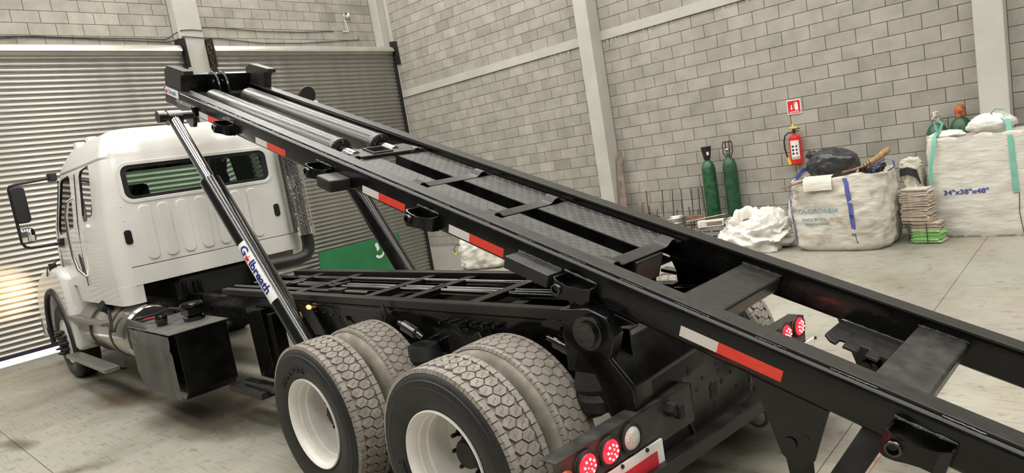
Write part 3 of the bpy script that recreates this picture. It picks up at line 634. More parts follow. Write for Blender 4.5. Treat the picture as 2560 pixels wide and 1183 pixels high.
dwin = [(6.50, 1.96), (6.46, 2.02), (6.47, 2.53), (6.52, 2.57), (6.86, 2.55), (6.93, 2.52), (7.22, 2.02), (7.22, 1.94), (7.16, 1.90)]
for w_ in (qwin, dwin): cu.append(MB().prism(w_, 'y', -1.3, 1.3).build('c', 'plastic_black', ang=0))
cut(cab, cu)
for p in cab.data.polygons: p.use_smooth = True
cab.data.set_sharp_from_angle(angle=radians(32))
MB().prism(rwin, 'x', 5.118, 5.124).build('rear_window', 'glass_green', cab, ang=0)
MB().ring(rwin, rrect(-.70, .78, 2.19, 2.475, .055), 'x', 5.108, 5.117).build('window_border', 'matte_black', cab, ang=0)
MB().ring(rrect(-.80, .88, 2.115, 2.55, .12), rwin, 'x', 5.09, 5.104).build('window_surround', 'white_paint', cab, ang=0, bevel=.006)
ws = MB().add([(7.55, -.86, 2.0), (7.55, .86, 2.0), (7.13, .80, 2.57), (7.13, -.80, 2.57)], [(0, 1, 2, 3)]).build('windshield', 'glass_green', cab, ang=0)
for s in (1, -1):
    yy = lambda z: (1.05-(z-2.0)*.13-.014)*s
    for nm, w_ in (('quarter_window', qwin), ('door_window', dwin)):
        MB().add([(x, yy(z), z) for x, z in w_], [tuple(range(len(w_)))]).build(nm, 'glass_dark', cab, ang=0)
ribs = [.69, .50, .31, .11, -.09, -.29, -.49]
for y in ribs:
    MB().prism(rrect(y-.062, y+.062, 1.50, 2.085, .055), 'x', 5.084, 5.11).build('pressed_rib', 'white_paint', cab, ang=0, bevel=.012)
MB().box(5.096, 5.11, -.93, .93, 1.455, 1.461).build('panel_seam', 'matte_black', cab, ang=0)
MB().prism([(y_, z_) for y_, z_ in ((-.93, 1.262), (.93, 1.262), (.93, 1.452), (-.93, 1.452))], 'x', 5.094, 5.11).build('sill_panel', 'white_paint', cab, ang=0, bevel=.003)
for k in range(14):
    y = .85-k*.125; MB().sphere((5.094, y, 1.285), .007, 8, 5).build('rivet', 'white_paint', cab)
for z in (1.30, 1.36, 1.42, 1.75, 1.95, 2.1): MB().sphere((5.10, .905, z), .008, 8, 5).build('rivet', 'white_paint', cab)
for y, n_ in ((.895, 9), (-.76, 3)):
    v = MB().prism(rrect(y-.035, y+.035, 1.70, 1.85, .028), 'x', 5.088, 5.11).build('vent', 'plastic_black', cab, ang=0, bevel=.004)
    for k in range(n_): MB().box(5.082, 5.09, y-.026, y+.026, 1.715+k*.12/n_, 1.715+k*.12/n_+.06/n_).build('vent_slat', 'plastic_black', v, ang=0)
for s in (1, -1):
    sk = loft([sect(5.12, 6.95, 1.065, .12, .1, 1.07), sect(5.10, 7.0, 1.075, .15, .1, 1.27)])
    o = sk.build('side_skirt', 'white_paint', TR, ang=32)
    c2 = MB().box(4.9, 7.3, -1.3 if s > 0 else -.86, .86 if s > 0 else 1.3, .8, 1.5).build('c', 'white_paint', ang=0)
    cut(o, [c2])
for s in (1, -1):
    MB().tube([(x, s*(1.093 if z < 1.5 else 1.054-(z-2.0)*.13), z) for x, z in ((6.27, 1.28), (6.27, 1.45), (6.26, 2.0), (6.23, 2.56))], .005, 6).build('door_gap', 'plastic_black', cab)
    MB().tube([(x, s*(1.093 if z < 1.5 else 1.054-(z-2.0)*.13), z) for x, z in ((7.30, 1.28), (7.30, 1.45), (7.28, 2.0), (7.0, 2.56))], .005, 6).build('door_gap', 'plastic_black', cab)
    MB().tube([(6.36, s*1.02, 2.30), (6.37, s*1.08, 2.26), (6.40, s*1.12, 2.10), (6.40, s*1.14, 1.9), (6.38, s*1.15, 1.65), (6.33, s*1.14, 1.48), (6.28, s*1.10, 1.40), (6.27, s*1.085, 1.39)], .017, 12).build('grab_handle', 'chrome', cab)
    MB().prism([(6.34, 1.40), (6.30, 1.47), (6.33, 1.62), (6.40, 1.66), (6.43, 1.60), (6.40, 1.44)], 'y', s*1.06, s*1.092).build('door_latch', 'plastic_black', cab, ang=0, bevel=.01)
    # mirrors
    arm = MB().tube([(7.06, s*.99, 2.60), (7.06, s*1.06, 2.60), (7.07, s*1.40, 2.575), (7.07, s*1.46, 2.56), (7.08, s*1.475, 2.52), (7.08, s*1.475, 1.88), (7.08, s*1.45, 1.83), (7.08, s*1.40, 1.81), (7.10, s*1.10, 1.80), (7.10, s*1.04, 1.80)], .017, 10).build('mirror_arm', 'plastic_black', TR)
    MB().box(7.0, 7.12, s*1.03-.05, s*1.03+.04, 2.56, 2.66).build('mirror_mount', 'plastic_black', arm, ang=0, bevel=.015)
    MB().prism([(7.03, 1.77), (7.0, 1.86), (7.18, 1.86), (7.16, 1.75)], 'y', s*1.06-.03, s*1.06+.05).build('mirror_mount', 'plastic_black', arm, ang=0, bevel=.01)
    MB().prism(rrect(s*1.405-.075, s*1.405+.075, 2.11, 2.545, .045), 'x', 7.03, 7.11).build('mirror_housing', 'plastic_black', arm, ang=0, bevel=.02)
    MB().prism(rrect(s*1.405-.062, s*1.405+.062, 2.125, 2.53, .035), 'x', 7.026, 7.031).build('mirror_glass', 'plastic_black', arm, ang=0)
    MB().prism(rrect(s*1.41-.08, s*1.41+.075, 1.87, 2.05, .05), 'x', 7.03, 7.09).build('convex_housing', 'plastic_black', arm, ang=0, bevel=.015)
    dm = MB(); K = 9
    dm.add([(7.015+.02*((2*i/(K-1)-1)**2+(2*j/(K-1)-1)**2)*.5, s*1.41+(i/(K-1)-.5)*.125, 1.96+(j/(K-1)-.5)*.15) for j in range(K) for i in range(K)], [(j*K+i, j*K+i+1, (j+1)*K+i+1, (j+1)*K+i) for j in range(K-1) for i in range(K-1)])
    dm.build('convex_glass', 'mirror', arm, ang=60)
for x, y, z in ((6.55, .64, 2.945), (6.62, .76, 2.90)):
    MB().box(x-.05, x+.08, y-.05, y+.05, z-.02, z+.05).build('roof_lamp', 'white_plastic', cab, ang=0, bevel=.012)
for s in (1, -1):                                                # seats seen through the rear window
    st = MB().box(5.85, 6.0, s*.48-.25, s*.48+.25, 1.55, 2.18).build('seat', 'cab_interior', cab, ang=0, bevel=.06)
    MB().box(5.86, 5.98, s*.48-.14, s*.48+.14, 2.16, 2.34).build('headrest', 'cab_interior', st, ang=0, bevel=.05)
MB().lathe([(.185, 0), (.20, .015), (.215, 0), (.20, -.015)], n=32, closed=True).build('steering_wheel', 'plastic_black', cab).matrix_local = Matrix.Translation((6.95, .48, 2.0)) @ Matrix.Rotation(radians(60), 4, 'Y') @ Matrix.Rotation(pi/2, 4, 'X')
MB().prism([(7.15, 1.5), (7.15, 1.98), (7.55, 2.0), (7.55, 1.5)], 'y', -.95, .95).build('dashboard', 'cab_interior', cab, ang=0, bevel=.03)
# hood and fenders
hood = loft([sect(7.45, 9.15, .78, .1, .3, .85), sect(7.45, 9.2, .80, .1, .3, 1.25), sect(7.45, 9.1, .76, .1, .35, 1.55), sect(7.45, 8.8, .68, .1, .4, 1.80), sect(7.45, 8.3, .55, .1, .3, 1.93)]).build('hood', 'white_paint', TR, ang=50)
MB().box(9.16, 9.22, -.42, .42, .85, 1.45).build('grille', 'chrome', hood, ang=0, bevel=.02)
for s in (1, -1):
    arch = [(7.82+.60*cos(a), .52+.66*sin(a)) for a in [radians(t) for t in range(192, -18, -10)]]
    pf = [(7.18, .42), (7.06, .46), (7.05, 1.05), (7.08, 1.40), (7.30, 1.50), (7.80, 1.50), (8.20, 1.44), (8.55, 1.32), (8.85, 1.12), (8.95, .9), (8.90, .62), (8.45, .60)]
    f = MB().prism(pf[:-1]+[(8.45, .60)]+arch[::-1][2:-1], 'y', s*.72, s*1.19).build('fender', 'white_paint', TR, ang=30, bevel=.06)
    fl = MB()
    pts = [(7.82+.615*cos(radians(t)), .52+.675*sin(radians(t))) for t in range(200, -14, -8)]
    fl.tube([(x, s*1.195, z) for x, z in pts], .032, 10).build('fender_flare', 'plastic_black', f)
    MB().lathe([(0, .02), (.08, .02), (.10, 0), (.10, -.03)], (8.98, s*.80, 1.05), 'x', 24).build('headlamp', 'headlamp', TR)
    lt = MB().box(7.58, 7.66, s*1.13-.03, s*1.13+.05, 1.46, 1.56).build('hood_latch', 'plastic_black', f, ang=0, bevel=.01)
    MB().tube([(7.75, s*1.2, 1.40), (7.68, s*1.19, 1.50), (7.62, s*1.18, 1.50), (7.5, s*1.14, 1.56), (7.45, s*1.05, 1.62)], .007, 6).build('latch_cord', 'plastic_black', f)
MB().box(9.2, 9.4, -1.15, 1.15, .45, .75).build('front_bumper', 'chrome', TR, ang=0, bevel=.04)
l = bpy.data.lights.new('headlamp_beam', 'SPOT'); l.energy = 300; l.color = (1, .66, .34); l.spot_size = radians(48); l.spot_blend = 1; l.shadow_soft_size = .08
lo = bpy.data.objects.new('headlamp_beam', l); COL.objects.link(lo); lo.parent = TR; lo.location = (9.45, .86, 1.05)
lo.rotation_euler = Vector((1.0, .46, .04)).to_track_quat('-Z', 'Y').to_euler()
# exhaust stack behind the cab's far corner
ex = MB().cyl((4.95, -1.0, 1.42), (4.93, -1.0, 3.0), .085, n=32).build('exhaust_stack', 'steel', TR)
MB().lathe([(.086, 1.42), (.108, 1.42), (.108, 1.52), (.086, 1.52)], (4.95, -1.0, 0), 'z', 32).build('shield_collar', 'chrome', ex)
sh = MB(); NA, NZ_ = 40, 58                                        # perforated heat shield: strips between slots
for j in range(NZ_):
    z = 1.52+j*.025
    for i in range(NA):
        a0 = 2*pi*(i+.5*(j % 2))/NA; a1 = a0+2*pi/NA*.62; a2 = a0+2*pi/NA
        P_ = lambda a, zz: (4.95+.106*cos(a), -1.0+.106*sin(a), zz)
        sh.add([P_(a0, z), P_(a1, z), P_(a1, z+.025), P_(a0, z+.025), P_(a1, z+.017), P_(a2, z+.017), P_(a2, z+.025), P_(a1, z+.025)], [(0, 1, 2, 3), (4, 5, 6, 7)])
o = sh.build('heat_shield', 'chrome', ex, ang=60, label='perforated chrome heat shield')
MB().box(4.99, 5.06, -.90, -.86, 1.46, 3.0).build('stack_bracket', 'alu', ex, ang=0)
MB().tube([(4.95, -1.0, 1.44), (4.95, -1.0, 1.30), (4.95, -.985, 1.22), (4.95, -.93, 1.16), (4.96, -.82, 1.14), (5.0, -.6, 1.14), (5.1, -.3, 1.14)], .075, 24).build('exhaust_elbow', 'plastic_black', TR)
MB().box(5.15, 7.0, -.5, .5, .95, 1.25).build('gearbox', 'matte_black', TR, ang=0, bevel=.05)
MB().cyl((5.05, .52, 1.02), (5.05, .52, 1.2), .06, n=20).cyl((5.03, .36, 1.0), (5.03, .36, 1.18), .05, n=20).build('air_canister', 'black_paint', TR)
# ---------------------------------------------------------------- hoist (frame H: s forward along the rails, y left, d up from the rails' top)
def HB(): return MB(H)
S0, S1 = -3.7, 4.80
def star(cx, cy, r):
    return [(cx+(r if k % 2 == 0 else r*.42)*sin(pi*k/5), cy+(r if k % 2 == 0 else r*.42)*cos(pi*k/5)) for k in range(10)]
def logo(parent, tf, size):
    text('logo_letter', 'G', size*1.25, tf @ Matrix.Translation((-size*2.55, 0, 0)), 'blue_ink', parent, .0006, .012*size)
    MB(tf).prism(star(-size*1.78, -size*.05, size*.52), 'z', 0, .0012).build('logo_star', 'red_ink', parent, ang=0)
    text('logo_letters', 'lbreath', size, tf @ Matrix.Translation((size*.35, 0, 0)), 'blue_ink', parent, .0006, .012*size)
def face_frame(s, y, d, out, flip=False):    # text frame on a rail's outer web: reads along -s for the left rail
    o = H @ Vector((s, y, d)); xdir = (H.to_3x3() @ Vector((-1, 0, 0))); ydir = H.to_3x3() @ Vector((0, 0, 1))
    return frame(o, xdir, ydir)
def rail(s):
    y0, y1 = (.385, .488) if s > 0 else (-.488, -.385)
    r = HB().prism(rrect(y0, y1, -.18, -.012, .022, 4), 'x', S0, S1).build('hoist_rail', 'black_paint', TR, ang=30)
    a, b = (.363, .463) if s > 0 else (-.463, -.363)
    HB().box(S0, S1-.02, a, b, -.014, 0).build('wear_strip', 'top_wear', r, ang=0, bevel=.003)
    k = 0; x = S0+.05
    while x < S1-.3:                                       # stitch welds along the strip
        w = MB(H); n = 9; L_ = .17 if k % 2 else .13; ye = b if s > 0 else a
        w.tube([(x+L_*i/n, ye+(.004 if s > 0 else -.004), -.010+.003*noise.noise(Vector((x+i, s, 0)))) for i in range(n+1)], [.0028+.002*abs(noise.noise(Vector((i*1.7, x, 4)))) for i in range(n+1)], 6)
        w.build('weld_bead', 'weld', r); x += .34; k += 1
        if s < 0:
            pass
    return r
rl, rr_ = rail(1), rail(-1)
for sw, sm, se in ((3.985, 3.79, 3.47), (2.855, 2.66, 2.36), (1.306, 1.119, .834), (.407, .227, -.053), (-1.161, -1.343, -1.626)):
    HB().box(sm, sw, .4875, .4895, -.161 if sw > -1 else -.143, -.110 if sw > -1 else -.093).build('reflective_tape', 'tape_white', rl, ang=0, label='white reflective tape strip')
    HB().box(se, sm, .4875, .4895, -.161 if sw > -1 else -.143, -.110 if sw > -1 else -.093).build('reflective_tape', 'tape_red', rl, ang=0, label='red reflective tape strip')
st = HB().box(4.455, 4.795, .4875, .4890, -.080, -.004).build('name_sticker', 'sticker', rl, ang=0, label='white sticker with red star and blue lettering')
logo(st, face_frame(4.625, .4892, -.043, 1), .066)
# tarp hooks: bent pocket loops with a pipe socket
def hook(sc, far=False, k=1.0, parent=None, big=1.0):
    g = -1 if far else 1; y = .488
    loop = [(.088, 0), (.092, .092), (.075, .102), (.045, .098), (.012, .080), (-.025, .066), (-.065, .064), (-.092, .045), (-.096, 0)]
    t = .010; b = HB(); d0, d1 = -.178, -.085
    P_ = [(sc+u*k*big, g*(y+v*k)) for u, v in loop]
    n = len(P_)
    def off(i):
        p = Vector(P_[i]); a = Vector(P_[max(0, i-1)]); c = Vector(P_[min(n-1, i+1)]); d = (c-a).normalized(); nn = Vector((d.y, -d.x)); return p+nn*t
    Q = [off(i) for i in range(n)]
    dz = [0, 0, -.002, -.012, -.022, -.02, -.012, -.006, 0]
    vs = []
    for i in range(n): vs += [(P_[i][0], P_[i][1], d1+dz[i]), (P_[i][0], P_[i][1], d0), (Q[i].x, Q[i].y, d0), (Q[i].x, Q[i].y, d1+dz[i])]
    fs = []
    for i in range(n-1):
        for q in range(4): fs.append((4*i+q, 4*i+(q+1) % 4, 4*(i+1)+(q+1) % 4, 4*(i+1)+q))
    fs += [(0, 1, 2, 3), (4*n-4, 4*n-1, 4*n-2, 4*n-3)]
    o = b.add(vs, fs).build('tarp_hook', 'black_paint', TR, ang=25)
    HB().box(sc-.105*big, sc+.105*big, g*y-.004, g*y+.010, -.182, -.072).build('back_plate', 'black_paint', o, ang=0, bevel=.003)
    HB().tube([(sc+(-.10+.2*i/8)*big, g*(y+.006), -.072) for i in range(9)], [.0035+.002*(i % 3) for i in range(9)], 7).build('weld_bead', 'weld', o)
    pr = [(.020, -.022), (.028, -.022), (.030, -.01), (.030, .024), (.028, .028), (.020, .028)]
    b2 = HB(); b2.lathe(pr, (sc+.056*big, g*(y+.096), -.132), 'y', 24, closed=True); b2.build('pipe_socket', 'black_lumpy', o)
    return o
for sc in (3.34, 1.785, .60, -.59, -2.13): hook(sc)
hook(-2.13+4.2, True); hook(.6, True)
HB().box(1.44, 1.62, .488, .655, -.178, -.092).build('rest_stub', 'black_dusty', TR, ang=0, bevel=.012)
HB().box(-.475, -.17, .488, .605, -.15, -.079).build('rest_pad', 'black_dusty', TR, ang=0, bevel=.006)
HB().tube([(-.17-.03*i, .492, -.079) for i in range(11)], [.006+.003*(i % 2) for i in range(11)], 7).build('weld_bead', 'weld', TR)
# rear gussets, links, prop and catch plate
for s in (1, -1):
    y = .478 if s > 0 else -.478
    g = HB().prism([(-1.50, -.175), (-1.614, -.33), (-1.70, -.45), (-1.745, -.472), (-1.80, -.466), (-1.826, -.41), (-1.824, -.175)], 'y', y-.008*(1 if s > 0 else -1)-.004, y+.004).build('gusset_plate', 'black_paint', TR, ang=0, bevel=.002)
    HB().cyl((-1.722, y-.05*s, -.385), (-1.722, y+.012*s, -.385), .026, n=24).build('pivot_pin', 'black_paint', g)
    HB().cyl((-1.768, y-.004*s, -.335), (-1.768, y+.0065*s, -.335), .017, n=20).build('pin_hole', 'matte_black', g)
    HB().prism([(-1.70, -.36), (-1.69, -.44), (-1.86, -.78), (-1.93, -.78), (-1.80, -.40), (-1.76, -.35)], 'y', y-.035*s-.006, y-.035*s+.006).build('link_arm', 'black_paint', TR, ang=0, bevel=.003)
    bt = HB().bar((-1.99, y-.05*s, -.17), (-1.90, y+.1*s, -.62), .09, .07, (0, 1, 0)).build('guard_strut', 'black_dusty', TR, ang=0, bevel=.004)
    if s > 0: HB().bar((-2.037, y-.03*s, -.22), (-1.955, y+.105*s, -.62), .002, .05, (0, 1, 0)).build('reflective_tape', 'tape_red', bt, ang=0, label='red reflective tape on the strut')
cp = [(-1.57, -.385), (-1.57, -.16), (-1.61, -.115), (-1.64, -.108), (-1.64, -.165), (-1.665, -.17), (-1.668, -.108), (-1.73, -.105), (-1.73, -.175), (-1.765, -.178), (-1.768, -.105), (-1.82, -.10), (-1.82, -.155), (-1.85, -.16), (-1.86, -.10), (-1.89, -.10), (-1.89, -.385)]
HB().prism(cp, 'z', -.185, -.170).build('catch_plate', 'top_wear', TR, ang=0, bevel=.003)
HB().tube([(-1.57-.03*i, -.383, -.168) for i in range(11)], [.005+.003*(i % 2) for i in range(11)], 7).build('weld_bead', 'weld', TR)
# cross tubes
for a, b in ((-1.235, -1.015), (-2.09, -1.885), (-3.2, -3.0)):
    HB().box(a, b, -.386, .386, -.145, -.062).build('cross_tube', 'top_wear' if a > -1.5 else 'worn_steel', TR, ang=0, bevel=.012)
    for yy in (-.383,): HB().tube([(a+(b-a)*i/8, yy, -.060) for i in range(9)], [.006+.004*(i % 2) for i in range(9)], 7).build('weld_bead', 'weld', TR)
# tread plates with raised lozenges, in pairs either side of the slot
def dplate(s0, s1, y0, y1):
    o = HB().box(s0, s1, y0, y1, -.066, -.060).build('tread_plate', 'diamond', TR, ang=0)
    b = HB(); p = .036; i = 0; n = int((s1-s0)/p); m = int((y1-y0)/p)
    for i in range(n):
        for j in range(m):
            cs, cy = s0+p*(i+.6), y0+p*(j+.6)
            if cs > s1-.008 or cy > y1-.008: continue
            a, c = (.0160, .0036) if (i+j) % 2 else (.0036, .0160)
            b.add([(cs-a, cy, -.0602), (cs, cy-c, -.0602), (cs+a, cy, -.0602), (cs, cy+c, -.0602), (cs, cy, -.0565)], [(0, 1, 4), (1, 2, 4), (2, 3, 4), (3, 0, 4)])
    q = b.build('raised_lozenges', 'diamond', o, ang=0); q['kind'] = 'stuff'
for s0, s1 in ((1.02, 1.68), (.32, .93), (-.56, .22)):
    dplate(s0, s1, .085, .375); dplate(s0, s1, -.375, -.085)
HB().box(-.6, 1.7, -.40, .40, -.20, -.19).build('under_pan', 'matte_black', TR, ang=0)
for y in (.08, -.08): HB().box(-.58, 1.7, y-.004, y+.004, -.17, -.062).build('slot_edge', 'black_paint', TR, ang=0)
# hump straps over the hose runs
def strap(sc, w=.085):
    prof = [(.375, -.056), (.345, -.056), (.315, -.045), (.285, -.022), (.255, -.026), (.225, -.050), (.20, -.056), (-.20, -.056), (-.225, -.050), (-.255, -.026), (-.285, -.022), (-.315, -.045), (-.345, -.056), (-.375, -.056)]
    t = .006; n = len(prof); vs = []
    for a in (sc-w/2, sc+w/2):
        vs += [(a, y, d) for y, d in prof]+[(a, y, d-t) for y, d in prof]
    fs = []
    for i in range(n-1): fs += [(i, i+1, 2*n+i+1, 2*n+i), (n+i, 3*n+i, 3*n+i+1, n+i+1), (i, n+i, n+i+1, i+1), (2*n+i, 2*n+i+1, 3*n+i+1, 3*n+i)]
    fs += [(0, 2*n, 3*n, n), (n-1, 2*n-1, 4*n-1, 3*n-1)]
    o = HB().add(vs, fs).build('cover_strap', 'top_wear', TR, ang=25)
    for yy in (.31, -.31): HB().tube([(sc+(.02+.012*i), yy+.01*sin(i*2.1), -.050+.006*(i % 2)) for i in range(6)], [.004+.004*(i % 2) for i in range(6)], 6).build('weld_bead', 'weld', o)
for sc in (.97, .27, -.60): strap(sc)
strap(1.72, .06)
HB().box(-.66, -.56, -.16, .10, -.22, -.07).build('roller_box', 'black_dusty', TR, ang=0, bevel=.01)
# winch cylinders with their rods and the cradle plate
for y in (.215, -.145):
    c_ = HB().lathe([(0, 2.0), (.06, 2.0), (.093, 2.0), (.093, 4.28), (.085, 4.31), (0, 4.31)], (0, y, -.062), 'x', 40).build('winch_cylinder', 'cylinder_grey', TR)
    HB().lathe([(.094, 2.0), (.0965, 2.003), (.0965, 2.05), (.094, 2.055)], (0, y, -.062), 'x', 40).build('gland', 'cylinder_grey', c_)
    HB().lathe([(.05, 1.99), (.088, 1.99), (.088, 2.005)], (0, y, -.062), 'x', 40).build('gland_face', 'matte_black', c_)
    HB().cyl((1.80, y, -.062), (2.02, y, -.062), .042, n=24).build('rod', 'steel', c_)
    for k in range(5): HB().sphere((1.985, y+.072*cos(k*1.25+.3), -.062+.072*sin(k*1.25+.3)), .012, 8, 5).build('gland_bolt', 'black_lumpy', c_)
cr = HB().ring([(1.70, .24), (1.90, .30), (1.90, -.30), (1.70, -.36)], [(1.735, .10), (1.865, .10), (1.865, -.06), (1.735, -.06)], 'z', -.050, -.036).build('cradle_plate', 'worn_steel', TR, ang=0, bevel=.003)
HB().ring([(1.725, .11), (1.875, .11), (1.875, -.07), (1.725, -.07)], [(1.74, .097), (1.862, .097), (1.862, -.057), (1.74, -.057)], 'z', -.06, -.024).build('cradle_frame', 'worn_steel', cr, ang=0)
# header at the raised end
hd = HB().box(4.74, 4.84, -.46, .46, -.17, .105).build('header_plate', 'black_paint', TR, ang=0, bevel=.004)
HB().box(4.60, 4.76, -.36, .36, -.09, -.075).build('header_shelf', 'top_wear', hd, ang=0)
for s in (1, -1):
    y = s*.42
    HB().prism([(4.84, .0), (4.84, .15), (4.745, .20), (4.33, .205), (4.33, .165), (4.40, .155), (4.43, .11), (4.44, .0)], 'y', y-.045, y+.045).build('guide_horn', 'black_dusty', hd, ang=0, bevel=.004)
    lg = HB().prism([(4.44, -.09), (4.46, .02), (4.50, .10), (4.56, .145), (4.63, .155), (4.69, .13), (4.74, .08), (4.75, -.09)], 'y', .03+s*.045-.011, .03+s*.045+.011).build('sheave_lug', 'black_lumpy', hd, ang=30, bevel=.004)
    HB().cyl((4.59, .03+s*.045-.013, .05), (4.59, .03+s*.045+.013, .05), .022, n=16).build('lug_hole', 'steel', lg)
HB().lathe([(0, -.015), (.09, -.015), (.09, .015), (0, .015)], (3.98, -.62, -.02), 'x', 32).build('end_disc', 'matte_black', TR)
HB().box(4.30, 4.5, -.30, .30, -.16, -.10).build('header_crossbar', 'black_paint', TR, ang=0)
# lift cylinders
for s in (1, -1):
    top = Vector((3.80, s*.67, 2.80)); bot = Vector((2.16, s*.60, .62)); d = (top-bot).normalized()
    mid = top-d*.78
    lc = MB().tube([bot, mid-d*.01, mid], [.088, .088, .075], 40).build('lift_cylinder', 'black_lumpy' if s > 0 else 'black_paint', TR, ang=40)
    MB().cyl(mid-d*.1, top, .052, n=36).build('lift_rod', 'chrome', lc)
    MB().tube([bot+d*.05+Vector((.075, 0, -.062)), mid-d*.10+Vector((.075, 0, -.062)), mid-d*.05+Vector((.05, 0, -.04))], .030, 12).build('oil_line', 'black_paint', lc)
    MB().cyl((3.80, s*.50, 2.815), (3.80, s*.80, 2.815), .042, n=28).cyl((3.80, s*.74, 2.815), (3.80, s*.80, 2.815), .055, n=28).build('trunnion_pin', 'black_lumpy', lc)
    MB().cyl((3.80, s*.60, 2.80), (3.80, s*.72, 2.80), .068, n=28).build('rod_eye', 'black_lumpy', lc)
    MB().cyl((2.16, s*.45, .62), (2.16, s*.70, .62), .05, n=24).build('base_pin', 'black_paint', lc)
    yy = .488*s
    tm = HB().prism([(4.40, -.08), (4.05, -.08), (4.02, -.20), (4.05, -.27), (4.12, -.285), (4.30, -.20), (4.40, -.17)], 'y', min(yy, yy+.04*s), max(yy, yy+.04*s)).build('lift_bracket', 'black_lumpy', TR, ang=0, bevel=.006)
    HB().tube([(4.05+.035*i, yy+.04*s, -.078) for i in range(11)], [.008+.004*(i % 2) for i in range(11)], 7).build('weld_bead', 'weld', tm)
    if s > 0:
        # sticker wrapped on the barrel's outer side
        zx = d; e1 = Vector((0, 1, 0)); e1 = (e1-zx*e1.dot(zx)).normalized(); e2 = zx.cross(e1)
        viewd = (Vector((-2.589, 3.005, 1.976))-(bot+top)/2); a_view = math.atan2(viewd.dot(e2), viewd.dot(e1))
        L0 = (bot-bot).length; t0, t1 = .62, 1.22; rad = .0892; a0, a1 = a_view-1.25, a_view-.12
        b = MB(); na = 8
        b.add([bot+zx*t+rad*(cos(a0+(a1-a0)*k/na)*e1+sin(a0+(a1-a0)*k/na)*e2) for t in (t0, t1) for k in range(na+1)], [(k, k+1, na+2+k, na+1+k) for k in range(na)])
        sg = b.build('name_sticker', 'sticker', lc, ang=60, label='long white sticker with a star and blue lettering')
        am = (a0+a1)/2; tm_ = (t0+t1)/2
        warp = lambda p: bot+zx*(tm_-p.x)+(rad+.001+p.z)*(cos(am+p.y/rad)*e1+sin(am+p.y/rad)*e2)
        I = Matrix.Identity(4)
        text('logo_letter', 'G', .105, I, 'blue_ink', sg, .0004, .003, 'CENTER', 1.05, lambda p: warp(p+Vector((-.225, 0, 0))))
        text('logo_letters', 'lbreath', .10, I, 'blue_ink', sg, .0004, .003, 'CENTER', 1.15, lambda p: warp(p+Vector((.055, 0, 0))))
        sb = MB(); sb.add([warp(Vector((u-.150, v-.012, .0006))) for u, v in star(0, 0, .04)]+[warp(Vector((-.150, -.012, .0006)))], [(k, (k+1) % 10, 10) for k in range(10)]); sb.build('logo_star', 'red_ink', sg, ang=0)
# rear hinge, cross box and frame end
for s in (1, -1):
    y = s*.58
    hb = MB().prism([(-.42, .86), (-.42, 1.18), (-.60, 1.19), (-.70, 1.15), (-.74, 1.06), (-.70, .96), (-.62, .86)], 'y', min(y-.06*s, y+.02*s), max(y-.06*s, y+.02*s)).build('hinge_plate', 'black_paint', TR, ang=30, bevel=.008)
    MB().cyl((-.60, y-.1*s, 1.075), (-.60, y+.07*s, 1.075), .062, n=32).cyl((-.60, y+.02*s, 1.075), (-.60, y+.05*s, 1.075), .085, n=32).build('hinge_pin', 'black_lumpy', hb)
    MB().bar((-.30, y, 1.10), (-.42, y, 1.08), .02, .07, (0, 1, 0)).build('hinge_rib', 'black_lumpy', hb, ang=0)
    HB().prism([(-.95, -.18), (-.50, -.18), (-.60, -.30), (-.72, -.30)], 'y', min(s*.47, s*.50), max(s*.47, s*.50)).build('hinge_lug', 'black_paint', TR, ang=0, bevel=.004)
    MB().prism([(-.50, .98), (-.66, .98), (-.80, .80), (-.80, .50), (-.72, .50), (-.60, .74), (-.46, .88)], 'y', min(s*.585, s*.60), max(s*.585, s*.60)).build('end_bracket', 'black_paint', TR, ang=0, bevel=.004)
MB().prism([(-.48, .98), (-.66, .98), (-.80, .82), (-.80, .70), (-.48, .70)], 'y', -.585, .585).build('rear_cross_box', 'black_paint', TR, ang=0, bevel=.008)
ep = MB().box(-.80, -.785, -.55, .45, .34, .80).build('frame_end_plate', 'black_dusty', TR, ang=0, bevel=.003)
for y, z, r in ((.10, .72, .022), (-.02, .64, .012), (.05, .60, .010), (-.20, .62, .010), (-.22, .55, .018), (-.33, .56, .012), (0, .46, .010), (-.12, .46, .010), (-.38, .46, .012), (-.1, .58, .008), (-.18, .66, .008)):
    MB().cyl((-.8005, y, z), (-.802, y, z), r, n=16).build('bolt_hole', 'matte_black', ep)
MB().box(-.803, -.8005, -.16, -.08, .50, .57).build('square_hole', 'matte_black', ep, ang=0)
MB().tube([(-.80, .18, .70), (-.81, .16, .60), (-.805, .17, .48), (-.81, .14, .38)], [.006, .012, .008, .012], 7).build('weld_bead', 'weld', ep)
MB().bar((-.83, .75, .40), (-.93, -.95, .33), .09, .07).build('lower_bar', 'black_dusty', TR, ang=0, bevel=.006)
MB().lathe([(.05, 0), (.06, .012), (.07, 0), (.06, -.012)], (-.88, -.42, .27), 'y', 20, closed=True).build('tow_ring', 'black_dusty', TR)
